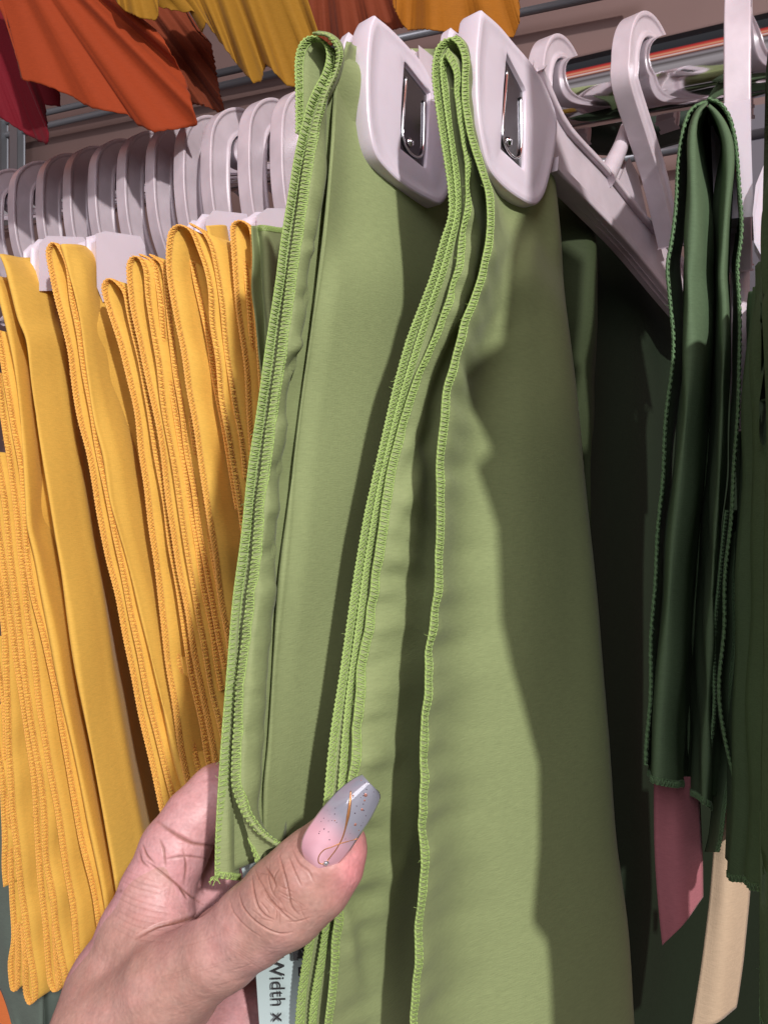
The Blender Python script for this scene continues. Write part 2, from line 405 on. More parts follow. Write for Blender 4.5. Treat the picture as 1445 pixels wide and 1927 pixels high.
# hanger of the right light green cloth
pB = P(907, 18, .30)
neckB = on_plane(1240, 470, pB, VB)
tB = thing('hanger', neckB, 'white clip hanger of the right light green cloth, long slanting arm in full view', 'hanger', 'white clip hangers of the light green cloths')
outB = [(904, 22), (907, 16), (914, 22), (940, 45), (966, 76), (1000, 116), (1022, 150), (1042, 196), (1050, 235), (1044, 290), (1032, 345), (1022, 372), (1008, 385), (985, 377), (950, 352), (922, 318), (908, 270), (898, 200), (896, 110), (900, 55)]
clip(tB, outB, [(960, 112), (991, 172), (989, 304), (951, 268)], pB, M_plastic, (966, 262))
pB2 = pB-RB*.004
flat_block([(1006, 120), (1036, 196), (1066, 246), (1140, 326), (1200, 402), (1262, 470), (1330, 560), (1330, 650), (1258, 566), (1180, 470), (1100, 384), (1036, 318), (1010, 250)], pB2, VB, .003, 'arm', M_plastic2, tB)
flange([(1012, 130), (1036, 192), (1066, 246), (1140, 326), (1200, 402), (1262, 470), (1330, 560)], pB2, VB, 'arm_rib', M_plastic2, tB)
flange([(1034, 312), (1100, 378), (1180, 462), (1258, 558), (1330, 644)], pB2, VB, 'arm_rib', M_plastic2, tB, w=.011, t=.005)
pN = pB2+RB*.0030
p0 = rail_pt(1219); e_ = on_plane(1240, 462, pN, VB)-p0; m_ = on_plane(1212, 345, pN, VB)-p0; m0 = on_plane(1190, 275, pN, VB)-p0
L = hook_mesh(VB, 1.0, .0100, .0120, tail=[(m0@VB, m0[2]), (m_@VB, m_[2]), (e_@VB, e_[2])]); b = MB(); b.loops([np.array(l)+p0 for l in L]); b.build('hook', M_plastic2, tB, sharp=40, mods=[('bevel', .0007)])
b = MB(); q = catmull(np.array([on_plane(x, y, pN, VB) for x, y in ((1192, 235), (1182, 268), (1168, 300), (1152, 332))]), 8)-RB*.004
b.tube(q, np.interp(np.linspace(0, 1, len(q)), [0, 1], [.0034, .0052]), 14); b.build('neck', M_plastic2, tB)
flat_block([(1184, 300), (1200, 330), (1222, 430), (1232, 468), (1166, 342)], pB2-RB*.002, VB, .003, 'neck_web', M_plastic2, tB)

# hanger of the left light green cloth
pA = P(705, 27, .315)
tA = thing('hanger', rail_pt(1056), 'white clip hanger of the left light green cloth, partly hidden by the other', 'hanger', 'white clip hangers of the light green cloths')
outA = [(703, 32), (706, 26), (713, 32), (735, 50), (768, 84), (795, 116), (818, 160), (838, 200), (850, 250), (852, 310), (846, 358), (832, 383), (806, 375), (764, 350), (730, 320), (706, 286), (694, 232), (690, 160), (692, 90), (697, 48)]
clip(tA, outA, [(768, 126), (809, 178), (803, 302), (762, 268)], pA, M_plastic, (779, 264))
pA2 = pA-RB*.004
flat_block([(790, 90), (826, 118), (870, 170), (1010, 330), (1120, 470), (1110, 520), (960, 400), (800, 260)], pA2, VB, .004, 'arm', M_plastic2, tA)
p0 = rail_pt(1056)
b = MB(); b.loops([np.array(l)+p0 for l in hook_mesh(V, 1.0, .0100, .0120)]); b.build('hook', M_plastic2, tA, sharp=40, mods=[('bevel', .0007)])

# hook behind clip
t = proto.copy(); C.objects.link(t); t.location = rail_pt(935); t['label'] = 'white plastic hanger hook hidden behind the right clip, only its grey top showing'
for ch in list(proto.children):
    c = ch.copy(); C.objects.link(c); c.parent = t

# hanger with the nearly edge-on hook (dark green cloth)
VD = nz(np.array([.45, .893, 0]))
p0 = rail_pt(1392)
tD = thing('hanger', p0, 'white hanger seen edge on, straight hook crossing the rail above the dark green cloth', 'hanger')
b = MB(); b.loops([np.array(l)+p0 for l in hook_mesh(VD, 1.0, .0112, .0125)]); b.build('hook', M_plastic2, tD, sharp=40, mods=[('bevel', .0007)])
q = p0+Zv*-.085
b = MB(); b.tube([q+Zv*.03, q, q+Zv*-.10], .0045, 10); b.build('neck', M_plastic2, tD)
b = MB(); p = P(1362, 200, .352); b.prism([p, p+RD*.0095, p+RD*.011+Zv*-.05, p+RD*.002+Zv*-.05], np.array([.004, .02, 0])); b.build('clip', M_plastic, tD, sharp=30, mods=[('bevel', .0015)])
# hanger at the right picture edge
tE = thing('hanger', P(1460, 330, .37), 'white plastic clip hanger cut off by the right picture edge', 'hanger')
b = MB(); pts = [P(*q) for q in ((1446, 310, .34), (1430, 350, .34), (1420, 400, .34), (1424, 450, .345), (1440, 475, .35), (1500, 475, .35), (1500, 310, .34))]; b.prism(pts, np.array([.006, .012, 0])); b.build('clip', M_plastic, tE, sharp=40, mods=[('bevel', .002)])
b = MB(); b.tube(PP([(1470, 320, .36), (1480, 240, .37), (1475, 150, .375)]), .005, 10); b.build('hook', M_plastic2, tE)

# white clips over the yellow cloths
def left_clip(pts, d, label, th=.010, top=None):
    p0 = P(pts[0][0], pts[0][1], d); t = thing('clip', p0, label, 'clip', 'white clips over the yellow cloths')
    flat_block(pts, p0, V, th, 'front_plate', M_plastic, t, bev=.0022)
    b = MB(); poly = np.array([on_plane(x, y, p0, V) for x, y in pts]); c = poly.mean(0); r = np.array([V[1], -V[0], 0])
    b.prism(c+(poly-c)*.92-r*(th+.003), -r*.008); b.build('back_plate', M_plastic, t, sharp=35, mods=[('bevel', .002)])
left_clip([(80, 462), (92, 450), (155, 452), (168, 470), (165, 540), (80, 540)], .475, 'white clip peeking out behind the second yellow cloth, partly covered')
left_clip([(186, 445), (200, 441), (262, 450), (268, 462), (268, 530), (196, 560), (188, 540)], .468, 'broad white clip in full view between two yellow cloths')
left_clip([(392, 418), (404, 402), (462, 408), (470, 430), (468, 520), (392, 520)], .47, 'white clip behind the large looped yellow cloth')
left_clip([(488, 410), (505, 398), (550, 398), (560, 430), (556, 520), (488, 520)], .47, 'white clip behind the dull yellow cloth and the green edge')

# ================================================================ LIGHT GREEN CLOTH, LEFT (in the hand)
dA = [(60, .300), (400, .293), (900, .277), (1300, .258), (1600, .246)]
a_loop = dep([(557, 250), (557, 170), (556, 120), (562, 88), (576, 70), (594, 68), (610, 80), (616, 104), (608, 135), (592, 165), (578, 197), (567, 240), (556, 290), (546, 350), (536, 410), (527, 470), (519, 530), (510, 590), (500, 660), (490, 730), (480, 800), (470, 870), (459, 960), (449, 1050), (440, 1130), (432, 1210), (424, 1300), (417, 1400), (411, 1500), (407, 1580), (405, 1652)], dA)
c_cv = dep([(588, 62), (612, 66), (628, 82), (634, 104), (627, 136), (612, 165), (601, 195), (589, 235), (578, 280), (569, 335), (561, 395), (552, 455), (543, 520), (534, 590), (523, 665), (511, 740), (500, 820), (491, 900), (482, 985), (472, 1070), (462, 1150), (454, 1230), (446, 1310), (439, 1390), (436, 1445), (438, 1485), (452, 1525), (474, 1556), (500, 1578), (526, 1592)], [(a, q-.004) for a, q in dA])
tCA = thing('folded_cloth', P(590, 60, .31), 'light green cloth on the left clip, its corner pinched between thumb and fingers', 'cloth', 'light green cloths with bright stitched edges')
fb = MB(); hb = []
def in_clip(cv, p0, ymax, e=.0050):
    return [(x, y, max(d, float(on_plane(x, y, p0, VB)[1])+e) if y <= ymax else d) for x, y, d in cv]
def hb_add(g, parent, m, name='stitched_edge', **k):
    mb = MB(); hem_of(mb, g, **k); return mb.build(name, m, parent)
g1 = extrude(a_loop, VB*.030, k=4, seed=3, wob=.0003); fb.grid(g1); hb_add(g1, tCA, M_greent, seed=1, w=.0036, pitch=.0017)
# broad part of the outer layer near the bottom
gb = sheet([dep([(452, 1030), (440, 1130), (432, 1210), (424, 1300), (417, 1400), (411, 1500), (407, 1580), (406, 1650)], [(a, q+.0008) for a, q in dA]),
            dep([(462, 1030), (452, 1130), (446, 1210), (440, 1300), (434, 1400), (432, 1500), (432, 1580), (432, 1654)], [(a, q+.002) for a, q in dA]),
            dep([(475, 1030), (470, 1130), (468, 1210), (464, 1300), (460, 1400), (456, 1500), (448, 1580), (450, 1656)], [(a, q+.010) for a, q in dA])], nv=120, seed=8, wob=.0004)
fb.grid(gb); hb_add(gb, tCA, M_greent, row='bottom', seed=5, w=.0018, pitch=.0017)
# flap with the inner stitched edge
capx = [(600, 60), (622, 64), (640, 80), (646, 104), (640, 136), (630, 165), (616, 195), (613, 235), (613, 280), (612, 335), (602, 395), (590, 455), (577, 520), (573, 590), (558, 665), (541, 740), (538, 820), (524, 880), (521, 960), (516, 1050), (520, 1110), (508, 1180), (500, 1270), (496, 1360), (492, 1440), (488, 1490), (486, 1530), (495, 1562), (512, 1582), (530, 1596)]
mid = [((x1*.55+x2*.45), (y1*.55+y2*.45), d-.0008) for (x1, y1, d), (x2, y2) in zip(c_cv, capx)]
ca = dep(capx, [(a, q+.003) for a, q in dA])
cb = shift(ca, -7, .018)
gc = sheet([c_cv, mid, ca, cb], nv=230, k=8, puck=.0009, puckw=.011, seed=21, wob=.00035); gc = relief(gc, [(590, 470, 10, 20, 12, 1.2), (580, 560, 8, 22, 13, -1.0), (560, 650, -35, 24, 9, 1.4), (548, 690, -25, 24, 11, -1.2), (530, 800, 0, 24, 14, .9), (520, 880, 0, 24, 12, -1.0), (508, 960, 0, 24, 14, 1.0), (500, 1040, -10, 24, 12, -1.1), (496, 1110, -10, 24, 13, 1.0), (480, 1200, 0, 24, 14, -1.0), (475, 1290, 5, 24, 14, 1.0), (470, 1380, 20, 26, 12, -1.0)])
fb.grid(gc)
hb_add(gc, tCA, M_greent, seed=2, w=.0037, pitch=.0017)
# turned up corner under the thumb
gk = sheet([dep([(446, 1490), (462, 1532), (486, 1562), (527, 1592)], [(1400, .2475), (1600, .2435)]), dep([(458, 1540), (470, 1562), (485, 1578), (500, 1602)], [(1400, .250), (1600, .246)]), dep([(474, 1588), (477, 1600), (480, 1612), (484, 1626)], [(1400, .250), (1600, .247)])], nv=40, seed=4)
fb.grid(gk); hb_add(gk, tCA, M_greent, last=True, seed=6, w=.0022)
# big face
f0 = [(652, 78, .307), (640, 120, .305), (629, 165, .303), (622, 281, .300), (610, 420, .298), (598, 524, .297), (582, 640, .295), (570, 725, .293), (553, 861, .288), (541, 982, .283), (529, 1094, .278), (515, 1250, .271), (506, 1400, .265), (498, 1500, .261), (497, 1700, .261)]
f1 = [(668, 84, .310), (668, 160, .309), (664, 281, .307), (655, 420, .305), (645, 524, .304), (628, 640, .302), (616, 725, .300), (600, 861, .295), (586, 982, .290), (575, 1094, .285), (562, 1250, .279), (552, 1400, .274), (545, 1500, .271), (545, 1700, .271)]
f2 = [(690, 90, .322), (735, 200, .332), (760, 300, .339), (765, 420, .338), (760, 524, .337), (745, 640, .336), (735, 725, .334), (720, 861, .329), (705, 982, .324), (695, 1094, .318), (680, 1250, .311), (665, 1400, .305), (655, 1500, .302), (650, 1700, .302)]
f3 = shift(f2, 130, .055)
f1 = in_clip(f1, pA, 420, .0085); f2 = in_clip(f2, pA, 420, .0085)
gf = sheet([shift(f0, 10, .030), shift(f0, 1.5, .007), f0, shift(f0, 9, .0012), f1, f2, f3], nv=200, k=7, seed=31, wob=.0007, wf=14); fb.grid(gf)
fb.build('fabric', M_green, tCA, mods=[('solid', .0005)])
# frayed thread ends
b = MB()
for i in range(7):
    p = P(404+random.uniform(-3, 8), 1650, .2455); q = p+np.array([random.uniform(-.002, .0012), 0, -random.uniform(.0012, .0032)])
    b.tube(catmull(np.array([p, (p+q)/2+np.array([random.uniform(-.0007, .0007), 0, 0]), q]), 5), .00016, 5)
b.build('loose_threads', M_greent, tCA)

# ================================================================ LIGHT GREEN CLOTH, RIGHT
dB = [(60, .292), (300, .285), (600, .266), (1200, .252), (1500, .244), (1960, .248)]
dM = [(60, .292), (400, .289), (700, .285), (1100, .273), (1300, .263), (1500, .252), (1760, .252), (1960, .257)]
e4 = dep([(846, 72), (862, 84), (872, 112), (873, 150), (874, 185), (880, 228), (890, 275), (904, 320), (915, 362), (918, 420), (910, 481), (894, 548), (870, 606), (851, 672), (834, 729), (826, 793), (822, 861), (824, 941), (825, 1022), (824, 1072), (816, 1144), (805, 1240), (797, 1312), (791, 1409), (787, 1505), (787, 1601), (784, 1697), (780, 1794), (777, 1880), (776, 1960)], dB)
e1 = dep([(846, 72), (832, 76), (820, 92), (815, 118), (815, 150), (821, 195), (828, 245), (838, 305), (845, 360), (845, 405), (830, 453), (811, 518), (790, 575), (766, 640), (742, 725), (722, 813), (702, 901), (686, 973), (668, 1080), (656, 1159), (640, 1270), (623, 1385), (611, 1505), (603, 1600), (592, 1690), (578, 1765), (567, 1834), (560, 1890), (556, 1960)], dM)
outer = e1[::-1]+e4[1:]
e2 = dep([(838, 100), (829, 118), (831, 160), (838, 215), (848, 280), (856, 340), (858, 395), (846, 450), (826, 520), (804, 580), (780, 650), (757, 730), (736, 815), (715, 900), (700, 975), (684, 1080), (672, 1170), (656, 1285), (644, 1400), (636, 1500), (624, 1640), (606, 1760), (594, 1834), (586, 1890), (582, 1960)], [(a, q+.001) for a, q in dM])
e3 = dep([(838, 100), (850, 104), (857, 135), (860, 190), (867, 255), (874, 320), (876, 385), (868, 445), (862, 508), (842, 572), (817, 636), (780, 715), (757, 789), (738, 861), (724, 925), (713, 1001), (704, 1060), (695, 1150), (680, 1235), (671, 1312), (663, 1409), (655, 1480), (645, 1600), (636, 1690), (622, 1765), (617, 1834), (612, 1890), (610, 1960)], [(a, q-.001) for a, q in dM])
tCB = thing('folded_cloth', P(845, 70, .30), 'light green cloth on the right clip, its broad face half in shadow', 'cloth', 'light green cloths with bright stitched edges')
fb = MB()
g = extrude(e1[::-1], VB*.030, k=4, seed=41, wob=.0002); fb.grid(g)
hb_add(g, tCB, M_greent, seed=7, w=.0034, pitch=.0016)
inner = e2[::-1]+e3[1:]
g = extrude(e2[::-1], VB*.026, k=4, seed=43, wob=.0003); fb.grid(g); hb_add(g, tCB, M_greent, seed=8, w=.0030, pitch=.0016)
# hollow between the middle edges and the right edge
def lerpc(a, b, t, k, c=0):
    A = resample(catmull(PP(a), 10), 40); B = resample(catmull(PP(b), 10), 40); Q = A*(1-t)+B*t; gap = np.linalg.norm(A-B, axis=1)[:, None]; return Q*(1+(k*gap+c)/Q[:, 1:2])
A3 = resample(catmull(PP(e3), 10), 40); 
g = sheet([A3, lerpc(e3, e4, .25, .28), lerpc(e3, e4, .55, .62, .003), lerpc(e3, e4, .85, .95, .008), lerpc(e3, e4, 1.10, 1.15, .014)], nv=230, k=7, raw=True, puck=.0014, puckw=.016, seed=51, wob=.0011, wf=26)
g = relief(g, [(735, 1130, -20, 45, 16, -1.3), (725, 1180, -12, 50, 18, 1.2), (715, 1245, -18, 50, 16, -1.4), (712, 1300, -8, 50, 18, 1.2), (705, 1360, -16, 50, 15, -1.3), (760, 950, -60, 60, 16, 1.2), (790, 850, -62, 60, 16, -1.2), (700, 1430, -8, 50, 17, 1.0),
    (720, 1560, 60, 60, 20, 1.0), (745, 1640, 110, 60, 14, 1.3), (690, 1700, -8, 50, 18, -1.3), (655, 1760, 80, 60, 12, 1.2), (690, 1800, 85, 90, 18, -1.2)])
fb.grid(g); hb_add(g, tCB, M_greent, seed=9, w=.0031, pitch=.0016)
# thin extra layer edge between
e23 = [((a[0]+b_[0])/2, (a[1]+b_[1])/2, (a[2]+b_[2])/2+.003) for a, b_ in zip(e2, e3)]
r1 = [(892, 100, .302), (908, 200, .306), (930, 330, .307), (955, 430, .304), (950, 520, .302), (925, 600, .298), (905, 700, .295), (890, 800, .290), (886, 900, .287), (884, 1000, .284), (886, 1150, .281), (880, 1300, .277), (870, 1450, .275), (868, 1600, .274), (866, 1750, .274), (862, 1960, .276)]
r2 = [(950, 110, .318), (985, 240, .322), (1000, 370, .323), (1008, 450, .320), (1010, 520, .318), (1005, 600, .315), (1000, 700, .312), (998, 800, .308), (1000, 900, .306), (1005, 1000, .304), (1012, 1150, .302), (1015, 1300, .299), (1018, 1450, .297), (1020, 1600, .296), (1025, 1750, .296), (1030, 1960, .297)]
r3 = [(1010, 130, .338), (1036, 260, .343), (1044, 370, .344), (1052, 450, .343), (1058, 520, .342), (1066, 600, .341), (1075, 700, .339), (1085, 800, .337), (1095, 900, .335), (1105, 1000, .333), (1120, 1150, .331), (1133, 1300, .329), (1146, 1450, .328), (1157, 1600, .327), (1170, 1750, .327), (1184, 1960, .328)]
r1 = in_clip(r1, pB, 430, .0085); r2 = in_clip(r2, pB, 480, .009); r3 = in_clip(r3, pB, 560, .009)
gB = sheet([e4, shift(e4, 14, .003), r1, r2, r3, shift(r3, -8, .03)], nv=230, k=8, puck=.0011, puckw=.018, seed=66, wob=.0010, wf=12)
gB = relief(gB, [(948, 455, 118, 60, 13, 0.80), (978, 480, 112, 70, 12, -0.60), (915, 590, 128, 55, 12, 0.65), (940, 630, 150, 45, 11, -0.65), (905, 680, 160, 40, 12, 0.50), (890, 560, 115, 70, 12, -0.50), (1010, 440, 100, 70, 14, 0.50),
    (880, 800, 10, 60, 22, .8), (870, 880, -12, 55, 20, -1.0), (870, 1040, -8, 60, 22, -.9), (860, 1110, -12, 60, 22, .8), (850, 1215, -22, 70, 22, -1.2), (845, 1290, -18, 70, 24, 1.0), (840, 1380, -15, 70, 20, -.8),
    (840, 1460, -12, 60, 22, .8), (835, 1540, -14, 60, 20, -1.0), (835, 1620, -16, 70, 24, 1.0), (830, 1730, -18, 80, 24, -1.1), (825, 1810, -12, 60, 22, .9), (820, 1890, -30, 60, 20, -.8), (960, 1640, 70, 160, 40, .8), (1080, 1200, 88, 300, 30, -.6)])
fb.grid(gB); hb_add(gB, tCB, M_greent, seed=10, w=.0032, pitch=.0016)
fb.build('fabric', M_green, tCB, mods=[('solid', .0005)])

# second layer behind it: light green, its shade put into the base colour
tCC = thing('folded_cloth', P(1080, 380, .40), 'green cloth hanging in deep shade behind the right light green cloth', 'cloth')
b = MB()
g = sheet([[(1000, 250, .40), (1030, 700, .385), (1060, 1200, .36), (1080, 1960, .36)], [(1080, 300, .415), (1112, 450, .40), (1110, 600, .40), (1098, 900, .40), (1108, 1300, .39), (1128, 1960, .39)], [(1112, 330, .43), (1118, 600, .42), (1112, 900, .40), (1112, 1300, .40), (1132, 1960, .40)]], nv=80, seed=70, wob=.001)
b.grid(g); b.build('fabric', M_green_shade, tCC, mods=[('solid', .0006)])
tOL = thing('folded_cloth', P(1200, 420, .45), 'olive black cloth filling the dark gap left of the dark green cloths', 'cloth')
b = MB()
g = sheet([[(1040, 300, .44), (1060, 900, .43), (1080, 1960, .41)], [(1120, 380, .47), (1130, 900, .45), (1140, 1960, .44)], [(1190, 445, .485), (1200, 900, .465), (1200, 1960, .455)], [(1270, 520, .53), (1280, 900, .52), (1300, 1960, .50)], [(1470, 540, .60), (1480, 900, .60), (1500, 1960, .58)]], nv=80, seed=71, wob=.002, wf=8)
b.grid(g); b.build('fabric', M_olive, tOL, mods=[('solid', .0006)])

# ================================================================ DARK GREEN CLOTHS, RIGHT
tDG = thing('folded_cloth', P(1330, 190, .335), 'dark green satin cloth folded into an open loop under the edge-on hanger', 'cloth', 'dark green cloths at the right')
hl = dep([(1331, 188), (1308, 196), (1292, 214), (1282, 250), (1276, 300), (1272, 380), (1263, 450), (1256, 500), (1262, 560), (1266, 640), (1258, 760), (1244, 900), (1236, 1000), (1229, 1150), (1223, 1300), (1217, 1440)], [(200, .335), (1500, .33)])
hr = dep([(1331, 188), (1352, 196), (1370, 220), (1384, 262), (1391, 310), (1393, 380), (1394, 440), (1389, 500), (1392, 560), (1393, 640), (1388, 760), (1380, 900), (1371, 1040), (1362, 1160), (1354, 1260), (1356, 1330), (1366, 1400), (1382, 1462)], [(200, .335), (1500, .33)])
col = [
 dep([(1331, 190), (1312, 206), (1300, 230), (1293, 262), (1290, 310), (1290, 390), (1286, 460), (1284, 510), (1286, 570), (1286, 650), (1278, 770), (1264, 910), (1254, 1010), (1243, 1160), (1230, 1310), (1219, 1460)], [(200, .350), (1500, .350)]),
 dep([(1331, 194), (1314, 210), (1304, 236), (1300, 270), (1300, 320), (1301, 400), (1297, 470), (1293, 520), (1294, 580), (1294, 660), (1287, 780), (1273, 920), (1262, 1020), (1251, 1170), (1239, 1320), (1230, 1474)], [(200, .329), (1500, .322)]),
 dep([(1331, 198), (1320, 216), (1314, 240), (1312, 270), (1316, 320), (1326, 400), (1326, 470), (1322, 520), (1324, 580), (1322, 660), (1314, 780), (1302, 920), (1293, 1020), (1284, 1170), (1276, 1320), (1272, 1482)], [(200, .335), (1500, .328)]),
 dep([(1331, 202), (1325, 218), (1318, 240), (1318, 270), (1322, 320), (1336, 400), (1340, 470), (1338, 520), (1338, 580), (1335, 660), (1328, 780), (1316, 920), (1305, 1020), (1294, 1170), (1286, 1320), (1282, 1480)], [(200, .355), (1500, .350)]),
 dep([(1331, 204), (1332, 220), (1336, 240), (1340, 270), (1342, 320), (1343, 400), (1345, 470), (1345, 520), (1345, 580), (1343, 660), (1336, 780), (1326, 920), (1316, 1020), (1306, 1170), (1298, 1320), (1292, 1490)], [(200, .400), (1500, .385)]),
 dep([(1332, 202), (1340, 218), (1350, 240), (1357, 270), (1356, 320), (1349, 400), (1348, 470), (1348, 520), (1351, 580), (1350, 660), (1346, 780), (1340, 920), (1332, 1020), (1324, 1170), (1316, 1320), (1308, 1500)], [(200, .352), (1500, .345)]),
 dep([(1333, 198), (1346, 212), (1360, 236), (1370, 270), (1372, 320), (1366, 400), (1361, 470), (1358, 520), (1362, 580), (1362, 660), (1358, 780), (1352, 920), (1345, 1020), (1338, 1170), (1332, 1320), (1326, 1515)], [(200, .332), (1500, .330)]),
 dep([(1333, 194), (1350, 206), (1366, 230), (1378, 266), (1381, 320), (1378, 400), (1374, 470), (1372, 520), (1374, 580), (1374, 660), (1369, 780), (1362, 920), (1354, 1020), (1348, 1170), (1344, 1320), (1340, 1525)], [(200, .350), (1500, .350)]),
]
fb = MB()
g = sheet(col, nv=170, k=7, wob=.0006, wf=30, seed=80); fb.grid(g)
mb = MB(); hem_of(mb, g, row='bottom', w=.0028, pitch=.0022); mb.build('stitched_edge', M_dkt, tDG)
g = sheet([hl, shift(hl, 9, .020), shift(hl, 20, .045)], nv=170, seed=81); fb.grid(g); hb_add(g, tDG, M_dkt, seed=12, w=.0026, pitch=.0026, r=.0004)
g = sheet([hr, shift(hr, -5, .020), shift(hr, -12, .045)], nv=170, seed=82); fb.grid(g); hb_add(g, tDG, M_dkt, seed=13, w=.0026, pitch=.0026, r=.0004)
h3 = dep([(1365, 960), (1352, 1080), (1342, 1200), (1338, 1320), (1330, 1420), (1322, 1500)], [(900, .337), (1500, .333)])
g = sheet([h3, shift(h3, 12, .01), shift(h3, 28, .03)], nv=90, seed=83); fb.grid(g); hb_add(g, tDG, M_dkt, seed=14, w=.0024)
h4 = dep([(1390, 1000), (1384, 1150), (1378, 1300), (1374, 1450), (1362, 1560), (1352, 1604)], [(900, .345), (1600, .345)])
g = sheet([shift(h4, -25, .02), shift(h4, -12, .006), h4], nv=90, seed=84); fb.grid(g); hb_add(g, tDG, M_dkt, last=True, seed=15, w=.0024)
fb.build('fabric', M_dk, tDG, mods=[('solid', .0006)])

# dark green cloth at the right picture edge. Its near edge throws the wavy shadow on the light green face.
tDE = thing('folded_cloth', P(1450, 460, .33), 'dark green cloth cut off by the right picture edge, longest of the dark ones', 'cloth', 'dark green cloths at the right')
shadow = [(985, 90), (985, 250), (985, 395), (962, 470), (957, 520), (950, 590), (946, 640), (905, 665), (872, 690), (880, 730), (898, 790), (925, 848), (893, 880), (915, 930), (934, 1000), (936, 1060), (940, 1170), (962, 1260), (985, 1330), (1004, 1400), (1012, 1440), (1012, 1600), (1006, 1690), (1000, 1738), (1030, 1775), (1036, 1830), (1040, 1930), (1042, 2100)]
nuB, nvB = gB.shape[:2]
gp = gB.reshape(-1, 3); pxy = np.stack([gp[:, 0]/gp[:, 1]*F+W0/2, -gp[:, 2]/gp[:, 1]*F+H0/2], 1)
keep = np.arange(len(gp)).reshape(nuB, nvB)[8:34].ravel()
near = []
for (x, y) in shadow:
    yy = min(y, 1930); i = keep[np.argmin(((pxy[keep]-np.array([x, yy]))**2).sum(1))]; s0 = P(x, y, gp[i, 1])
    dirn = LP-s0
    # travel towards the lamp until just outside the picture on the right
    for tt in np.linspace(.0, .5, 1001):
        q = s0+dirn*tt
        if q[0]/q[1]*F+W0/2 > 1478: break
    near.append(q)
near = np.array(near)
nearr = resample(near, 150)
farr = resample(catmull(PP([(1470, 460, .335), (1440, 500, .333), (1424, 560, .332), (1419, 640, .332), (1413, 760, .331), (1406, 900, .330), (1401, 1040, .330), (1395, 1200, .330), (1389, 1350, .330), (1384, 1500, .330), (1380, 1640, .330)]), 10), 150)
zt = nearr[0]; 
midr = nearr*.5+farr*.5; midr = midr+np.array([.004, 0, 0])
back = farr+np.array([.022, .05, 0])
fb = MB()
R = np.array([back, farr, farr*.8+nearr*.2+np.array([.001, 0, 0]), midr, nearr*.8+farr*.2+np.array([.0035, 0, 0]), nearr])
g = np.stack([catmull(R[:, j], 8) for j in range(150)], 1); 
for i in range(len(g)):                     # hem line rises towards the visible side
    c = g[i]; x = c[:, 0]/c[:, 1]*F+W0/2; y = -c[:, 2]/c[:, 1]*F+H0/2
    if x[-1] < 1455:
        k_ = np.where(y > 1648+max(0, x[-1]-1380)*.42)[0]
        if len(k_) and k_[0] > 5: g[i] = resample(c[:k_[0]+1], 150)
    c = g[i]; x = c[:, 0]/c[:, 1]*F+W0/2; y = -c[:, 2]/c[:, 1]*F+H0/2; ok = np.where(y > 475+max(0, 1445-x[75])*1.6)[0]
    if x[75] < 1449 and len(ok) and ok[0] > 0: g[i] = resample(c[ok[0]:], 150)
un = np.linspace(0, 1, len(g)); env = np.clip((1-un)*3, 0, 1)*np.clip(un*6, 0, 1)
nn2 = nz(np.cross(np.gradient(g, axis=0), np.gradient(g, axis=1))); g = g+nn2*(env[:, None]*(.0032*np.sin(un*34)[:, None]+.0012*waves2(88, 6, .6, 2)(un[:, None]*2+np.zeros((1, 150)), np.linspace(0, 2, 150)[None]+np.zeros((len(g), 1)))))[..., None]
fb.grid(g)
fb.grid(sheet([[(1464, 1480, .30), (1464, 2300, .30)], [(1470, 1480, .24), (1470, 2300, .24)], [(1482, 1480, .200), (1482, 2300, .200)]], nv=40, seed=89, wob=.001))   # unseen sheet, added to shade the lower right of the green face
mb = MB(); hem(mb, g[8:], w=.0026, pitch=.0026, r=.0004, seed=16); mb.build('stitched_edge', M_dkt, tDE)
mb = MB(); hem(mb, np.swapaxes(g[8:], 0, 1)[::-1], w=.0026, pitch=.0024, seed=17); mb.build('stitched_edge', M_dkt, tDE)
fb.build('fabric', M_dk, tDE, mods=[('solid', .0006)])

# ribbons / tags
M_pink = fabric('pink_ribbon', (.36, .13, .15)); M_beige = fabric('beige_ribbon', (.52, .40, .27))
def strip(name, label, cols, m, cat):
    b = MB(); g = sheet(cols, nv=60, k=8, wob=.0003, seed=len(label)); b.grid(g); o = b.build(name, m, mods=[('solid', .0006)]); return tag(o, label, cat)
strip('ribbon', 'dusty pink ribbon with a slanted end below the dark green cloth', [[(1230, 1462, .358), (1232, 1600, .357), (1238, 1700, .356), (1246, 1780, .356)], [(1270, 1462, .352), (1276, 1580, .352), (1280, 1680, .352), (1283, 1742, .352)], [(1314, 1462, .362), (1317, 1540, .362), (1320, 1620, .361), (1322, 1688, .361)]], M_pink, 'ribbon')
strip('ribbon', 'beige ribbon reaching the bottom edge below the dark green cloths', [[(1344, 1420, .375), (1343, 1580, .374), (1336, 1680, .374), (1322, 1800, .373), (1300, 1940, .373)], [(1378, 1420, .370), (1375, 1600, .370), (1370, 1700, .369), (1362, 1810, .369), (1350, 1925, .369)], [(1412, 1420, .380), (1412, 1600, .379), (1410, 1680, .379), (1400, 1790, .378), (1391, 1850, .378), (1384, 1896, .378)]], M_beige, 'ribbon')
strip('price_tag', 'white tag edge at the right picture edge below the dark green cloth', [[(1443, 1680, .37), (1445, 1730, .37)], [(1470, 1680, .37), (1470, 1730, .37)]], M_plastic, 'tag')

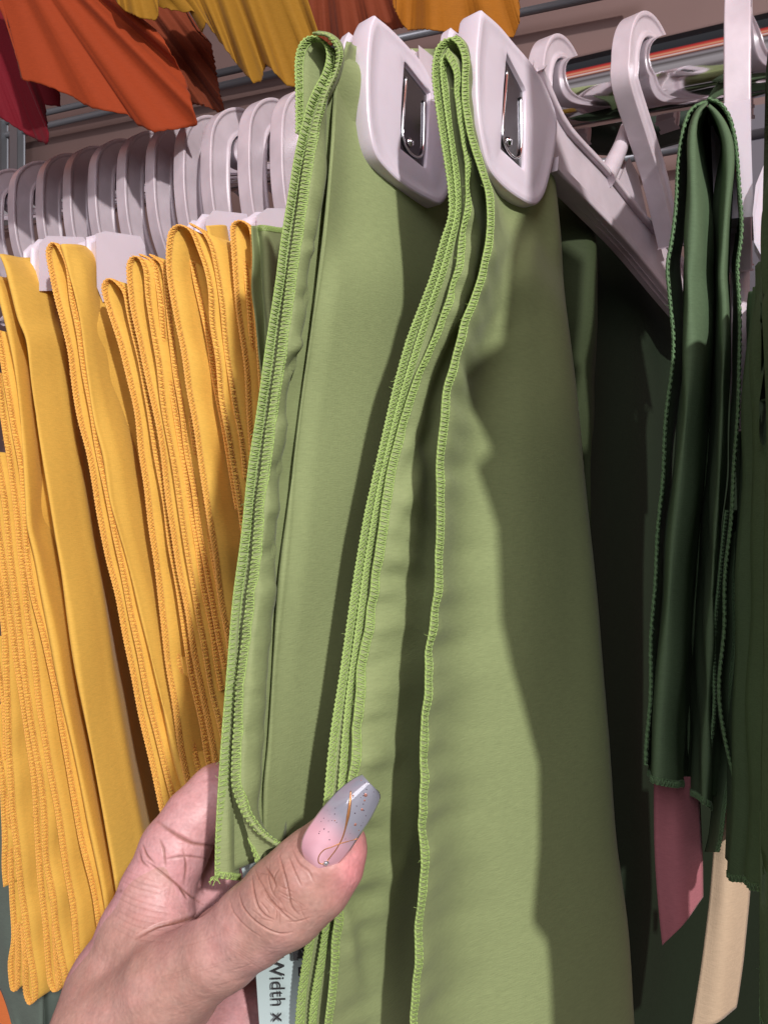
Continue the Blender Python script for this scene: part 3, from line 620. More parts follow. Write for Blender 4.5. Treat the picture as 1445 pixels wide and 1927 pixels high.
# ================================================================ YELLOW CLOTHS
VY = nz(np.array([.50, .866, 0]))
def ycloth(label, loops, dd=.46, back=.09, faces=(), locpx=(100, 460), w=.0034, seeds=0, m=M_yel, mt=M_yelt, bulge=0):
    t = thing('folded_cloth', P(locpx[0], locpx[1], dd), label, 'cloth', 'yellow cloths with stitched edges' if m is M_yel else None)
    fb = MB(); n = 0
    for lp in loops:
        cv = [(x, y, dd+(0 if len(q) == 0 else q[0])+(.003 if n % 2 else 0)) for (x, y, *q) in lp]
        g = extrude(cv, VY*back, k=5, seed=seeds+n*7, wob=.00075, bulge=bulge); fb.grid(g)
        mb = MB(); hem_of(mb, g, w=w*random.uniform(.9, 1.1), pitch=.0020, r=.00028, cord=.00040, seed=seeds+n); mb.build('stitched_edge', mt, t); n += 1
    for cols in faces: fb.grid(sheet(cols, nv=150, k=8, seed=seeds+50, wob=.0009, wf=16))
    fb.build('fabric', m, t, mods=[('solid', .0006)]); return t
def pr(cv, d, dx=0, dd=0): return [(x+dx, y, d+dd) for x, y in cv]

S6 = [(-8, 620), (5, 700), (21, 800), (36, 880), (42, 960), (48, 1050), (60, 1130), (82, 1216), (111, 1361), (135, 1505), (154, 1602), (174, 1689), (184, 1745)]
S5 = [(-10, 700), (4, 800), (18, 890), (28, 980), (35, 1050), (45, 1130), (60, 1250), (78, 1380), (99, 1500), (112, 1580), (122, 1645), (134, 1718), (142, 1805), (150, 1850)]
S4 = [(-12, 850), (5, 950), (15, 1050), (30, 1170), (45, 1300), (60, 1400), (76, 1500), (83, 1625), (96, 1703), (108, 1791), (124, 1863)]
S3 = [(-20, 900), (0, 1050), (20, 1200), (40, 1330), (60, 1480), (69, 1616), (82, 1762), (90, 1849), (100, 1868), (108, 1862), (102, 1800), (97, 1740)]
S2 = [(-25, 1000), (0, 1150), (8, 1300), (17, 1500), (29, 1616), (41, 1718), (50, 1790), (60, 1850), (62, 1884), (54, 1892), (46, 1870), (42, 1810), (38, 1740)]
S1 = [(-20, 1200), (2, 1320), (8, 1450), (14, 1600), (19, 1689), (22, 1762), (15, 1814), (20, 1862), (28, 1866), (30, 1820), (28, 1740)]
ycloth('yellow cloth cut off by the left picture edge, edges fanning to ragged tips', [S6, S5, S4, S3, S2, S1, [(-20, 1330), (2, 1500), (4, 1620), (8, 1670)]], dd=.475, back=.045, locpx=(20, 700), seeds=100)

L0 = [(-12, 520), (0, 560), (18, 640), (30, 720), (40, 820), (46, 900), (50, 970), (53, 997), (66, 1050), (80, 1120), (97, 1200), (115, 1300), (140, 1420), (165, 1540), (190, 1660), (204, 1760), (215, 1840)]
L1 = [(0, 478), (12, 505), (24, 550), (36, 600), (50, 640), (58, 720), (70, 800), (80, 860), (92, 930), (105, 1010), (118, 1080), (132, 1170), (150, 1290), (175, 1430), (200, 1560), (220, 1680), (240, 1840)]
mid1 = [(x+46-(8 if y < 520 else 0), max(y, 484) if y < 520 else y) for x, y in L1]
far1 = [(x+88-(0 if y > 560 else 0), max(y, 488)) for x, y in L1]
ycloth('smooth yellow cloth with broad bright folds and no stitched edge, far left', [], dd=.455, faces=[
    [pr(L0, .470, 8, .03), pr(L0, .470, 1, .006), pr(L0, .470), pr(L0, .470, 8, .0015), pr(L0, .470, 24, .012), pr(L1, .458, 10, .045)],
    [pr(L1, .458, 8, .035), pr(L1, .458, 1, .006), pr(L1, .458), pr(L1, .458, 7, .0012), pr(mid1, .474), pr(mid1, .474, 24, .012), pr(mid1, .49, 40, .03), pr(far1, .56, 20)]], locpx=(40, 480), seeds=120)

s2l = [(88, 472), (93, 510), (102, 560), (116, 610), (128, 660), (136, 720), (148, 790), (162, 850), (174, 910), (185, 980), (200, 1050), (215, 1110), (228, 1175), (242, 1245), (256, 1320), (274, 1400), (294, 1490), (310, 1570)]
s2r = [(110, 466), (124, 500), (132, 560), (143, 620), (153, 690), (166, 760), (178, 830), (192, 900), (207, 980), (224, 1060), (238, 1130), (256, 1220), (274, 1310), (296, 1400), (318, 1490), (334, 1560)]
s2m = [(122, 470), (136, 530), (150, 610), (164, 700), (180, 790), (194, 850), (210, 930), (228, 1010), (248, 1090), (268, 1180), (290, 1280), (318, 1390), (345, 1480), (362, 1550)]
Lf2 = [(118, 460), (132, 520), (150, 600), (164, 700), (178, 790), (196, 860), (208, 940), (224, 1000), (246, 1080), (270, 1180), (296, 1290), (325, 1400), (350, 1480), (372, 1550)]
Rf2 = [(166, 462), (184, 486), (188, 560), (212, 680), (236, 780), (256, 860), (272, 930), (288, 1010), (312, 1120), (336, 1230), (362, 1350), (388, 1450), (402, 1510), (412, 1560)]
ycloth('yellow cloth with narrow stitched loop and flat lit band, before the broad white clip', [s2l[::-1]+[(94, 458), (102, 456)]+s2r], dd=.450, back=.05, faces=[
    [pr(Lf2, .449, 6, .02), pr(Lf2, .449, -1, .004), pr(Lf2, .449), pr(Lf2, .449, 8, .002), pr([( (a[0]+b_[0])/2, (a[1]+b_[1])/2) for a, b_ in zip(Lf2, Rf2)], .458), pr(Rf2, .475), pr(Rf2, .52, 34)]], locpx=(110, 458), seeds=140)

s3l = [(192, 542), (200, 575), (214, 620), (228, 665), (242, 720), (254, 780), (262, 850), (270, 910), (280, 980), (290, 1060), (300, 1140), (312, 1240), (326, 1340), (345, 1450), (365, 1550)]
s3r = [(216, 530), (232, 550), (240, 590), (250, 640), (262, 690), (274, 750), (284, 820), (296, 890), (308, 960), (320, 1040), (334, 1130), (350, 1230), (368, 1330), (388, 1430), (405, 1520)]
s3m = [(206, 545), (222, 590), (236, 640), (250, 700), (262, 760), (272, 830), (282, 900), (294, 970), (304, 1050), (317, 1140), (331, 1240), (348, 1340), (368, 1440), (385, 1530)]
ycloth('short yellow cloth with a low rounded stitched top in front of the white clip', [s3l[::-1]+[(196, 528), (206, 524)]+s3r, [(x, y, .006) for x, y in s3m]], dd=.447, back=.06, locpx=(205, 525), seeds=160)

s4a = [(238, 505), (242, 550), (250, 600), (264, 660), (278, 720), (292, 790), (303, 860), (312, 930), (322, 1000), (334, 1070), (348, 1150), (362, 1230), (380, 1320), (398, 1410), (412, 1490)]
s4b = [(262, 486), (272, 510), (276, 560), (284, 620), (294, 680), (302, 750), (314, 820), (328, 900), (340, 980), (352, 1060), (366, 1140), (382, 1230), (400, 1320), (416, 1400)]
s4c = [(262, 478), (286, 492), (294, 540), (300, 600), (308, 660), (318, 730), (330, 800), (342, 870), (354, 950), (368, 1030), (382, 1120), (398, 1210), (414, 1300)]
s4d = [(282, 478), (304, 498), (310, 550), (316, 610), (324, 680), (334, 750), (346, 830), (358, 910), (372, 1000), (386, 1080), (402, 1170), (420, 1260)]
s4e = [(314, 490), (322, 540), (328, 600), (338, 680), (350, 760), (362, 840), (376, 930), (392, 1020), (408, 1110), (424, 1200)]
ycloth('yellow cloth of many stitched layers stacked in front of the large open loop', [s4a[::-1]+[(242, 488), (252, 482)]+s4b, [(x, y, .003) for x, y in s4c], [(x, y, .006) for x, y in s4d], [(x, y, .009) for x, y in s4e]], dd=.440, back=.06, locpx=(260, 480), seeds=180)

s5a = [(313, 462), (314, 500), (320, 545), (330, 600), (340, 655), (350, 720), (361, 780), (372, 850), (382, 920), (394, 1000), (406, 1080), (418, 1160), (430, 1240)]
s5b = [(340, 424), (358, 434), (372, 462), (384, 500), (392, 550), (396, 600), (404, 670), (413, 740), (424, 810), (436, 880), (447, 950), (458, 1030)]
s5c = [(350, 432), (360, 500), (374, 570), (388, 640), (402, 720), (416, 800), (430, 880), (444, 960)]
s5d = [(356, 420), (378, 434), (394, 460), (404, 500), (412, 560), (420, 620), (428, 690), (438, 760), (450, 830), (460, 900)]
s5e = [(318, 440), (328, 480), (338, 540), (354, 620), (368, 700), (384, 780), (398, 860), (412, 940), (424, 1020)]
ycloth('yellow cloth with the largest and highest open stitched loop', [s5a[::-1]+[(316, 438), (326, 426)]+s5b, [(x, y, .012) for x, y in s5c], [(x, y, .004) for x, y in s5d]], dd=.432, back=.07, faces=[
    [pr([(388, 424), (402, 470), (412, 560), (424, 660), (440, 780), (460, 900)], .440), pr([(425, 424), (430, 470), (432, 560), (440, 660), (456, 780), (476, 900)], .462), pr([(430, 440), (436, 480), (444, 560), (456, 660), (474, 780), (495, 900)], .50)]], locpx=(345, 424), seeds=200)

s6a = [(434, 440), (437, 500), (444, 560), (452, 620), (459, 690), (464, 760), (470, 830), (476, 900)]
s6b = [(458, 416), (470, 428), (474, 470), (474, 520), (477, 580), (482, 640), (487, 700), (492, 780), (496, 860)]
s6c = [(452, 430), (456, 480), (461, 540), (467, 600), (472, 670), (478, 740), (484, 820)]
ycloth('small dull yellow cloth squeezed beside the green cloths, last of the yellow row', [s6a[::-1]+[(436, 422), (446, 415)]+s6b, [(x, y, .004) for x, y in s6c]], dd=.440, back=.07, locpx=(455, 416), seeds=220)

tG = thing('folded_cloth', P(500, 425, .43), 'small pale green cloth wedged between the yellow row and the left green edge', 'cloth')
fb = MB()
g = sheet([pr([(474, 424), (476, 480), (474, 545), (482, 600), (488, 660), (494, 740)], .430), pr([(484, 424), (490, 480), (494, 545), (498, 600), (500, 660), (504, 740)], .438), pr([(498, 424), (503, 480), (505, 545), (508, 600), (510, 660), (512, 740)], .432), pr([(526, 428), (530, 480), (530, 545), (530, 600), (530, 660), (530, 740)], .450), pr([(570, 428), (570, 740)], .48)], nv=60, seed=300)
fb.grid(g); fb.build('fabric', M_green, tG, mods=[('solid', .0006)])
mb = MB(); hem_of(mb, g[8:], row='top', w=.003, seed=3); mb.build('stitched_edge', M_greent, tG)

# rolled dark green cloth seen under the rail, grey side panel
M_dk2 = fabric('black_green_cotton', (.022, .035, .026))
b = MB(); g = sheet([[(1010, 232, .50), (1030, 262, .49), (1080, 282, .49), (1180, 290, .49), (1300, 262, .49)], [(1010, 222, .47), (1060, 232, .47), (1120, 246, .465), (1200, 250, .465), (1300, 222, .465)], [(1010, 214, .475), (1060, 212, .475), (1120, 218, .47), (1200, 216, .47), (1300, 200, .47)], [(1010, 210, .51), (1060, 204, .51), (1120, 206, .51), (1200, 200, .51), (1300, 190, .51)]], nv=60, seed=350, wob=.002, wf=14)
b.grid(g); tag(b.build('rolled_cloth', M_dk2, mods=[('solid', .0008)]), 'rolled blackish green cloth lying just below the chrome rail', 'cloth')
M_grey = mat('grey_panel', (.11, .105, .125), rough=.6)
b = MB(); p = on_wall(1406, 205, .02); q = on_wall(1560, 180, .02); dz = Zv*-.30; b.prism([p, q, q+dz, p+dz], RN*.015); tag(b.build('side_panel', M_grey, smooth=False, mods=[('bevel', .002)]), 'dark grey panel on the wall behind the edge-on hanger', 'panel')
# lower cloths behind the yellow row
M_sage = fabric('sage_cotton', (.115, .15, .125)); M_or = fabric('orange_cotton', (.62, .17, .05)); 
def plain(label, cols, m, seed=0, name='hanging_cloth', cat='cloth', wob=.001):
    b = MB(); b.grid(sheet(cols, nv=60, k=6, seed=seed, wob=wob)); return tag(b.build(name, m, mods=[('solid', .0007)]), label, cat)
plain('grey green cloth on the shelf below, under the ragged tips of the yellow cloth', [[(-60, 1480, .62), (-30, 1800, .62), (2, 1868, .61), (26, 1945, .60)], [(0, 1480, .60), (20, 1800, .60), (34, 1890, .60), (44, 1945, .60)], [(70, 1480, .59), (78, 1935, .59)], [(75, 1480, .60), (83, 1935, .60)], [(105, 1480, .595), (108, 1940, .595)], [(240, 1480, .62), (240, 1960, .62)]], M_sage, 400, wob=.0006)
plain('orange cloth in the bottom left corner behind the grey green cloth', [[(-60, 1750, .66), (-60, 1990, .66)], [(20, 1750, .655), (30, 1990, .655)], [(240, 1750, .67), (240, 1990, .67)]], M_or, 410)

# ================================================================ CLOTHS HANGING ABOVE
def drape(label, top, bot, d0, d1, m, amp=.006, freq=5., seed=0, ragged=.0, nu=120, nv=50):
    T = resample(np.array(top, float), nu); Bo = resample(np.array(bot, float), nu)
    u = np.linspace(0, 1, nu); v = np.linspace(0, 1, nv)
    fw = waves(seed, 4, freq*.6, freq*1.4); rg = waves(seed+9, 9, 14, 95)
    Bo = Bo+np.stack([rg(u), rg(u+.4)], 1)*ragged*1.8
    D = (d0+(d1-d0)*u)[:, None]+amp*(fw(u)[:, None]*(.4+.6*v)[None, :]+.22*waves2(seed+2, 6, .6, 1.6)(np.broadcast_to(u[:, None]*1.6, (nu, nv)), np.broadcast_to(v[None]*.8, (nu, nv))))
    X = T[:, None]*(1-v)[None, :, None]+Bo[:, None]*v[None, :, None]
    g = np.stack([(X[..., 0]-W0/2)/F*D, D, -(X[..., 1]-H0/2)/F*D], -1)
    b = MB(); b.grid(g)
    o = b.build('hanging_cloth', m, mods=[('solid', .0006)])
    return tag(o, label, 'cloth', 'cloths hanging from the rack above')
M_burg = fabric('burgundy_cotton', (.13, .003, .010)); M_rust = fabric('rust_red_cotton', (.33, .050, .012), trans=.25); M_rust2 = fabric('brown_red_cotton', (.19, .040, .015), trans=.2)
M_mus = fabric('mustard_cotton', (.33, .165, .016), trans=.25); M_ora = fabric('ochre_cotton', (.36, .13, .010), trans=.25)
drape('burgundy cloth hanging at the top left corner, lowest on the left', [(-150, -60), (60, -60)], [(-80, 170), (0, 220), (60, 258), (88, 272), (92, 262), (85, 196), (114, 200), (112, 166), (60, 120)], .60, .60, M_burg, .005, 4, 501, .8)
drape('rust red cloth with deep slanting folds hanging at the top left', [(-60, -60), (150, -60)], [(-10, -20), (18, 40), (42, 150), (75, 156), (130, 178), (170, 202), (240, 215), (262, 236), (290, 248), (372, 236), (350, 150), (300, 60)], .56, .55, M_rust, .008, 5, 511, .9)
drape('brown red cloth hanging behind the rust red one', [(100, -60), (330, -60)], [(250, 100), (330, 215), (365, 195), (390, 200), (425, 216), (415, 180), (398, 84), (340, 20)], .60, .60, M_rust2, .006, 5, 521, .8)
drape('mustard cloth hanging beside the looped green cloth, with a frayed corner', [(240, -60), (560, -60)], [(290, 10), (345, 22), (372, 20), (380, 62), (388, 40), (412, 74), (450, 125), (478, 156), (492, 152), (500, 118), (540, 160), (590, 170), (600, 60)], .55, .54, M_mus, .006, 6, 531, .8)
drape('small bright mustard cloth tip hanging at the top above the rust red cloth', [(205, -60), (300, -60)], [(218, 0), (232, 18), (262, 32), (292, 38), (297, 30), (300, -20)], .535, .535, M_mus, .003, 3, 541, .5, 50, 30)
drape('brown orange cloth between the mustard and the ochre cloths at the top', [(540, -60), (760, -60)], [(540, 60), (600, 90), (680, 70), (760, 50), (780, 0)], .58, .56, M_rust2, .005, 4, 551, .6)
drape('ochre cloth hanging at the top above the right clip', [(735, -60), (985, -60)], [(740, 10), (756, 44), (768, 56), (800, 54), (830, 58), (880, 62), (930, 66), (966, 70), (978, 40), (976, -10)], .53, .51, M_ora, .006, 4, 561, .6)

# ================================================================ LABEL CARD
tL = thing('label_card', P(520, 1800, .268), 'pale blue printed card with black sideways writing held behind the green cloths', 'label')
cb_ = MB(); q = [P(444, 1568, .262), P(474, 1568, .262), P(560, 1700, .265), P(640, 1700, .267), P(640, 1990, .267), P(492, 1990, .263), P(478, 1780, .262)]
ctr = P(540, 1800, .2655)
cb_.prism(q, np.array([0, .0006, 0])); cb_.build('card', M_paper, tL, smooth=False)
def text(s, px, py, d, size_px, m, bold=0.0, name='printed_text', parent=None, rot=-90):
    cu = bpy.data.curves.new(name, 'FONT'); cu.body = s; cu.size = size_px*d/F; cu.extrude = .00008; cu.offset = bold; cu.align_x = 'LEFT'
    o = bpy.data.objects.new(name, cu); C.objects.link(o); bpy.context.view_layer.update()
    me = bpy.data.meshes.new_from_object(o.evaluated_get(bpy.context.evaluated_depsgraph_get())); bpy.data.objects.remove(o)
    v = np.array([w.co[:] for w in me.vertices]); a = math.radians(rot)
    x = v[:, 0]*math.cos(a)-v[:, 1]*math.sin(a); z = v[:, 0]*math.sin(a)+v[:, 1]*math.cos(a)
    o0 = P(px, py, d); w = np.stack([o0[0]+x, o0[1]-v[:, 2], o0[2]+z], 1); w[:, 1] = np.array([np.interp(0, [0, 1], [d, d])]*len(w))-v[:, 2]
    b = MB(); b.add(w, [tuple(p.vertices) for p in me.polygons]); return b.build(name, m, parent, smooth=False)
text("Width x", 509, 1800, .2600, 37, M_ink, .0, parent=tL, rot=-88)
text("ya -", 552, 1762, .2600, 52, M_ink, .0004, parent=tL, rot=-88)

# ================================================================ HAND
def seg(a, b): return (P(*a[:3]), a[3]*a[2]/F, P(*b[:3]), b[3]*b[2]/F)
chains = []
def chain(pts, k=.004): chains.append(([seg(a, b) for a, b in zip(pts[:-1], pts[1:])], k))
chain([(215, 2080, .262, 150), (225, 1960, .258, 128), (315, 1858, .246, 84), (420, 1786, .2375, 71), (478, 1740, .234, 72), (535, 1696, .231, 80), (585, 1650, .2305, 78), (618, 1612, .2305, 68), (632, 1588, .231, 55)])       # thumb
chain([(215, 2080, .270, 150), (240, 1870, .270, 112), (272, 1760, .270, 84), (294, 1680, .271, 66), (328, 1600, .275, 62), (366, 1540, .279, 55), (412, 1500, .284, 58), (470, 1500, .300, 54), (540, 1520, .318, 50), (600, 1560, .322, 44)])  # edge of the palm and index finger
chain([(330, 1850, .262, 90), (300, 1770, .262, 70)], .006)
chain([(300, 1760, .283, 80), (370, 1660, .290, 70), (420, 1620, .296, 60), (500, 1600, .316, 52), (580, 1630, .322, 46)])      # palm hollow, middle finger
chain([(340, 1800, .300, 90), (420, 1740, .306, 70), (500, 1710, .318, 52), (575, 1720, .322, 45)])  # ring finger
chain([(330, 1990, .285, 110), (440, 1930, .292, 72), (500, 1880, .302, 52), (560, 1850, .306, 44), (590, 1830, .300, 40)])  # little finger
chain([(380, 2060, .275, 120), (430, 1960, .283, 62), (462, 1900, .290, 50)], .003)
vox = .00047
allp = np.array([p for ch, _ in chains for s_ in ch for p in (s_[0], s_[2])]); rr_ = .030
lo = allp.min(0)-.018; hi = allp.max(0)+.018; lo[2] = max(lo[2], -.205)
nx, ny, nzz = [int(math.ceil((hi[i]-lo[i])/vox)) for i in range(3)]
gx = (lo[0]+np.arange(nx)*vox).astype(np.float32)[:, None, None]; gy = (lo[1]+np.arange(ny)*vox).astype(np.float32)[None, :, None]; gz = (lo[2]+np.arange(nzz)*vox).astype(np.float32)[None, None, :]
def sdcap(a, ra, b_, rb):
    ba = (b_-a).astype(np.float32); L2 = float(ba@ba)
    h = ((gx-a[0])*ba[0]+(gy-a[1])*ba[1]+(gz-a[2])*ba[2])/L2; np.clip(h, 0, 1, out=h)
    h2 = h*h*(3-2*h)*.3+h*.7
    d = np.sqrt((gx-a[0]-h*ba[0])**2+(gy-a[1]-h*ba[1])**2+(gz-a[2]-h*ba[2])**2)
    return d-(ra+(rb-ra)*h2)
def smin(a, b_, k):
    h = np.clip(.5+.5*(b_-a)/k, 0, 1); return b_*(1-h)+a*h-k*h*(1-h)
D = None
for ch, k in chains:
    Dc = None
    for s_ in ch:
        d = sdcap(*[x.astype(np.float32) if isinstance(x, np.ndarray) else np.float32(x) for x in s_])
        Dc = d if Dc is None else smin(Dc, d, np.float32(.0035))
    D = Dc if D is None else smin(D, Dc, np.float32(k))
del Dc, d
# surface nets
ins = D < 0
def surface_nets(D, ins):
    c = np.zeros(tuple(s-1 for s in D.shape), np.int8)
    for i in (0, 1):
        for j in (0, 1):
            for k in (0, 1): c += ins[i:i+c.shape[0], j:j+c.shape[1], k:k+c.shape[2]]
    act = (c > 0) & (c < 8); idx = np.full(c.shape, -1, np.int64); cells = np.argwhere(act); idx[act] = np.arange(len(cells))
    acc = np.zeros((len(cells), 3)); cnt = np.zeros(len(cells))
    corners = [(i, j, k) for i in (0, 1) for j in (0, 1) for k in (0, 1)]
    for a in corners:
        for ax in range(3):
            if a[ax]: continue
            b2 = list(a); b2[ax] = 1
            da = D[cells[:, 0]+a[0], cells[:, 1]+a[1], cells[:, 2]+a[2]]; db = D[cells[:, 0]+b2[0], cells[:, 1]+b2[1], cells[:, 2]+b2[2]]
            m = (da < 0) != (db < 0); t = np.where(m, da/np.where(m, da-db, 1), 0)
            p = np.array(a, float)[None]+np.zeros((len(cells), 3)); p[:, ax] += t
            acc[m] += p[m]; cnt[m] += 1
    vv = cells+acc/np.maximum(cnt, 1)[:, None]
    faces = []
    for ax in range(3):
        sl0 = [slice(None)]*3; sl1 = [slice(None)]*3; sl0[ax] = slice(0, -1); sl1[ax] = slice(1, None)
        e = ins[tuple(sl0)] != ins[tuple(sl1)]
        E = np.argwhere(e); o1, o2 = [(1, 2), (2, 0), (0, 1)][ax]
        ok = (E[:, o1] > 0) & (E[:, o2] > 0) & (E[:, o1] < c.shape[o1]) & (E[:, o2] < c.shape[o2]); E = E[ok]
        flip = ins[E[:, 0], E[:, 1], E[:, 2]]
        q = []
        for (u, w) in ((0, 0), (-1, 0), (-1, -1), (0, -1)):
            X = E.copy(); X[:, o1] += u; X[:, o2] += w; q.append(idx[X[:, 0], X[:, 1], X[:, 2]])
        q = np.stack(q, 1); q[~flip] = q[~flip][:, ::-1]; faces.append(q)
    return vv, np.vstack(faces)
hv, hf = surface_nets(D, ins)
hv = lo+hv*vox; hf = hf[(hf >= 0).all(1)]
del D, ins
def smooth_v(v, f, it):
    e = np.vstack([f[:, [0, 1]], f[:, [1, 2]], f[:, [2, 3]], f[:, [3, 0]]]); n = len(v)
    for _ in range(it):
        a = np.zeros_like(v); c = np.bincount(e[:, 0], minlength=n)+np.bincount(e[:, 1], minlength=n)
        for i in range(3): a[:, i] = np.bincount(e[:, 0], v[e[:, 1], i], n)+np.bincount(e[:, 1], v[e[:, 0], i], n)
        v = v*.4+.6*a/np.maximum(c, 1)[:, None]
    return v
hv = smooth_v(hv, hf, 5)
import bmesh
bm = bmesh.new(); me0 = bpy.data.meshes.new('tmp'); me0.from_pydata(hv.tolist(), [], hf.tolist()); bm.from_mesh(me0); bpy.data.meshes.remove(me0)
for v_ in bm.verts: v_.normal_update()
def fine(v_):
    c = v_.co; x = c.x/c.y*F+W0/2; y = -c.z/c.y*F+H0/2
    return x < 705 and y < 1935 and x > 90 and v_.normal.dot(c.normalized()) < .35 and c.y < .30
fl_ = [fine(v_) for v_ in bm.verts]
bmesh.ops.subdivide_edges(bm, edges=[e for e in bm.edges if fl_[e.verts[0].index] and fl_[e.verts[1].index]], cuts=1, use_grid_fill=True)
bm.normal_update(); bm.verts.index_update()
hv = np.array([v_.co[:] for v_ in bm.verts]); vn = np.array([v_.normal[:] for v_ in bm.verts])
hfaces = [[v_.index for v_ in f_.verts] for f_ in bm.faces]; he = np.array([[e.verts[0].index, e.verts[1].index] for e in bm.edges]); bm.free()
def smooth_e(v, e, it):
    n = len(v); cn = np.bincount(e[:, 0], minlength=n)+np.bincount(e[:, 1], minlength=n)
    for _ in range(it):
        a = np.stack([np.bincount(e[:, 0], v[e[:, 1], i], n)+np.bincount(e[:, 1], v[e[:, 0], i], n) for i in range(v.shape[1])], 1)
        v = v*.4+.6*a/np.maximum(cn, 1)[:, None]
    return v
hv = smooth_e(hv, he, 3)
# creases of the skin: lines on the hand, found from where they lie on its camera side
hx = hv[:, 0]/hv[:, 1]*F+W0/2; hy = -hv[:, 2]/hv[:, 1]*F+H0/2; facing = (vn*nz(hv)).sum(1) < .25
frontd = hv[:, 1]
creases = [  # polyline, width px, depth mm, front depth limit
 ([(474, 1650), (478, 1681), (485, 1707), (499, 1724), (516, 1732)], 2.6, .55, .238), ([(500, 1632), (513, 1653), (519, 1670)], 2.4, .5, .238), ([(494, 1667), (505, 1690), (522, 1709), (535, 1722), (550, 1735)], 2.8, .65, .238),
 ([(526, 1612), (536, 1650), (543, 1681), (549, 1707), (562, 1722)], 2.6, .55, .238), ([(543, 1612), (556, 1644), (567, 1668)], 2.2, .35, .238), ([(450, 1681), (457, 1707), (477, 1732), (502, 1749), (528, 1758), (550, 1755)], 2.4, .45, .238),
 ([(431, 1690), (440, 1718), (462, 1744), (490, 1764)], 2.2, .22, .238), ([(508, 1625), (505, 1650), (512, 1680), (528, 1700)], 2.0, .25, .238), ([(550, 1600), (562, 1625), (580, 1640), (590, 1660)], 2.2, .25, .238), ([(540, 1735), (560, 1735), (582, 1728)], 2.2, .25, .238),
 ([(296, 1546), (318, 1562), (340, 1576), (362, 1587), (385, 1591), (410, 1592)], 4.0, .5, .30), ([(300, 1580), (308, 1600), (311, 1632)], 3.0, .4, .30), ([(276, 1622), (300, 1640), (325, 1659), (350, 1680), (382, 1704)], 3.0, .55, .30), ([(333, 1664), (345, 1680), (352, 1692)], 3, .5, .30), ([(345, 1600), (350, 1630), (347, 1664)], 3, .35, .30), ([(310, 1618), (350, 1612), (395, 1618)], 3, .3, .30),
 ([(255, 1766), (292, 1745), (325, 1736), (372, 1724), (400, 1705)], 5.0, .9, .27), ([(268, 1590), (276, 1610), (290, 1625)], 3.0, .4, .30), ([(262, 1600), (266, 1620), (280, 1634)], 3.0, .3, .30),
]
rk = np.random.RandomState(3)
for i in range(26):     # net of small creases over the knuckle
    x0, y0 = rk.uniform(478, 575), rk.uniform(1640, 1735); an = rk.normal(1.05, .45); ln = rk.uniform(10, 26); creases.append(([(x0-math.cos(an)*ln, y0-math.sin(an)*ln), (x0+rk.uniform(-3, 3), y0), (x0+math.cos(an)*ln, y0+math.sin(an)*ln)], 1.6, rk.uniform(.10, .26), .238))
for i in range(16):     # long shallow folds along the thumb root
    x0, y0 = rk.uniform(300, 460), rk.uniform(1760, 1920); ln = rk.uniform(20, 50); creases.append(([(x0-ln, y0+ln*.35), (x0, y0+3), (x0+ln, y0-ln*.30)], 2.2, rk.uniform(.05, .12), .26))
for i in range(11):     # fine folds over the web between thumb and index finger
    y0 = 1640+i*11; creases.append(([(228-i*2, y0-6), (258, y0+8+i), (300+i*3, y0+24)], 2.6, .07+.03*(i % 3), .28))
for i in range(9):      # fine folds at the wrist and thumb base
    y0 = 1700+i*10; creases.append(([(385+i*6, y0+8), (410+i*8, y0+34), (440+i*8, y0+52)], 2.2, .06, .25))
disp = np.zeros(len(hv)); dark = np.zeros(len(hv))
for pl, wd_, dp, lim in creases:
    c = resample(catmull(np.array(pl, float), 6), 60); x0, y0 = c.min(0)-12; x1, y1 = c.max(0)+12
    m = np.where((hx > x0) & (hx < x1) & (hy > y0) & (hy < y1) & facing & (frontd < lim))[0]
    if len(m) == 0: continue
    dd = np.sqrt((hx[m, None]-c[None, :, 0])**2+(hy[m, None]-c[None, :, 1])**2); j = dd.argmin(1); dm = dd.min(1)
    taper = np.sin(np.clip(j/59., .03, .97)*math.pi)**.5
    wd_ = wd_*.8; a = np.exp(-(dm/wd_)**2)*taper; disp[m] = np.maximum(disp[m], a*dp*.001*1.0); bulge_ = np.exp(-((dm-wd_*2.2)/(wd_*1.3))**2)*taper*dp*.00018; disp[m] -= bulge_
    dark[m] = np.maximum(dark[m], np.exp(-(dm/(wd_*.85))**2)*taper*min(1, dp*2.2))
# knuckle skin rumple
wv = waves2(900, 8, .012, .035); near_k = np.exp(-(((hx-525)/60)**2+((hy-1685)/52)**2))
disp += near_k*wv(hx*.8+hy*.3, hy*.3-hx*.1)*.00013*facing
mot0 = smooth_e(rng.normal(0, 1, (len(hv), 1)), he, 10)[:, 0]; disp += mot0/mot0.std()*.000018
hv = hv-vn*disp[:, None]
lavn = waves2(901, 8, .003, .012)(hx, hy)
base = np.array([.425, .245, .200]); palm = np.array([.53, .28, .285]); tip = np.array([.62, .255, .26]); brown = np.array([.20, .08, .055]); knuck = np.array([.30, .15, .11])
def mixc(c, t, k): k = np.clip(k, 0, 1)[:, None]; return c*(1-k)+t*k
colr = np.tile(base, (len(hv), 1))
g_ = lambda cx, cy, sx, sy: np.exp(-(((hx-cx)/sx)**2+((hy-cy)/sy)**2))
colr = mixc(colr, palm, (frontd > .262)*.9+g_(330, 1700, 90, 60)*.8)
colr = mixc(colr, palm, .9*(hy > 1780)*(hx > 425)*(frontd > .245))
colr = mixc(colr, tip, (g_(662, 1640, 42, 60)*.95+g_(680, 1570, 30, 60)*.5)*(frontd < .25))
colr = mixc(colr, knuck, g_(520, 1670, 48, 45)*.75*(frontd < .25)); colr = mixc(colr, brown, (g_(572, 1602, 26, 30)+g_(600, 1650, 40, 22))*.40*(frontd < .25))
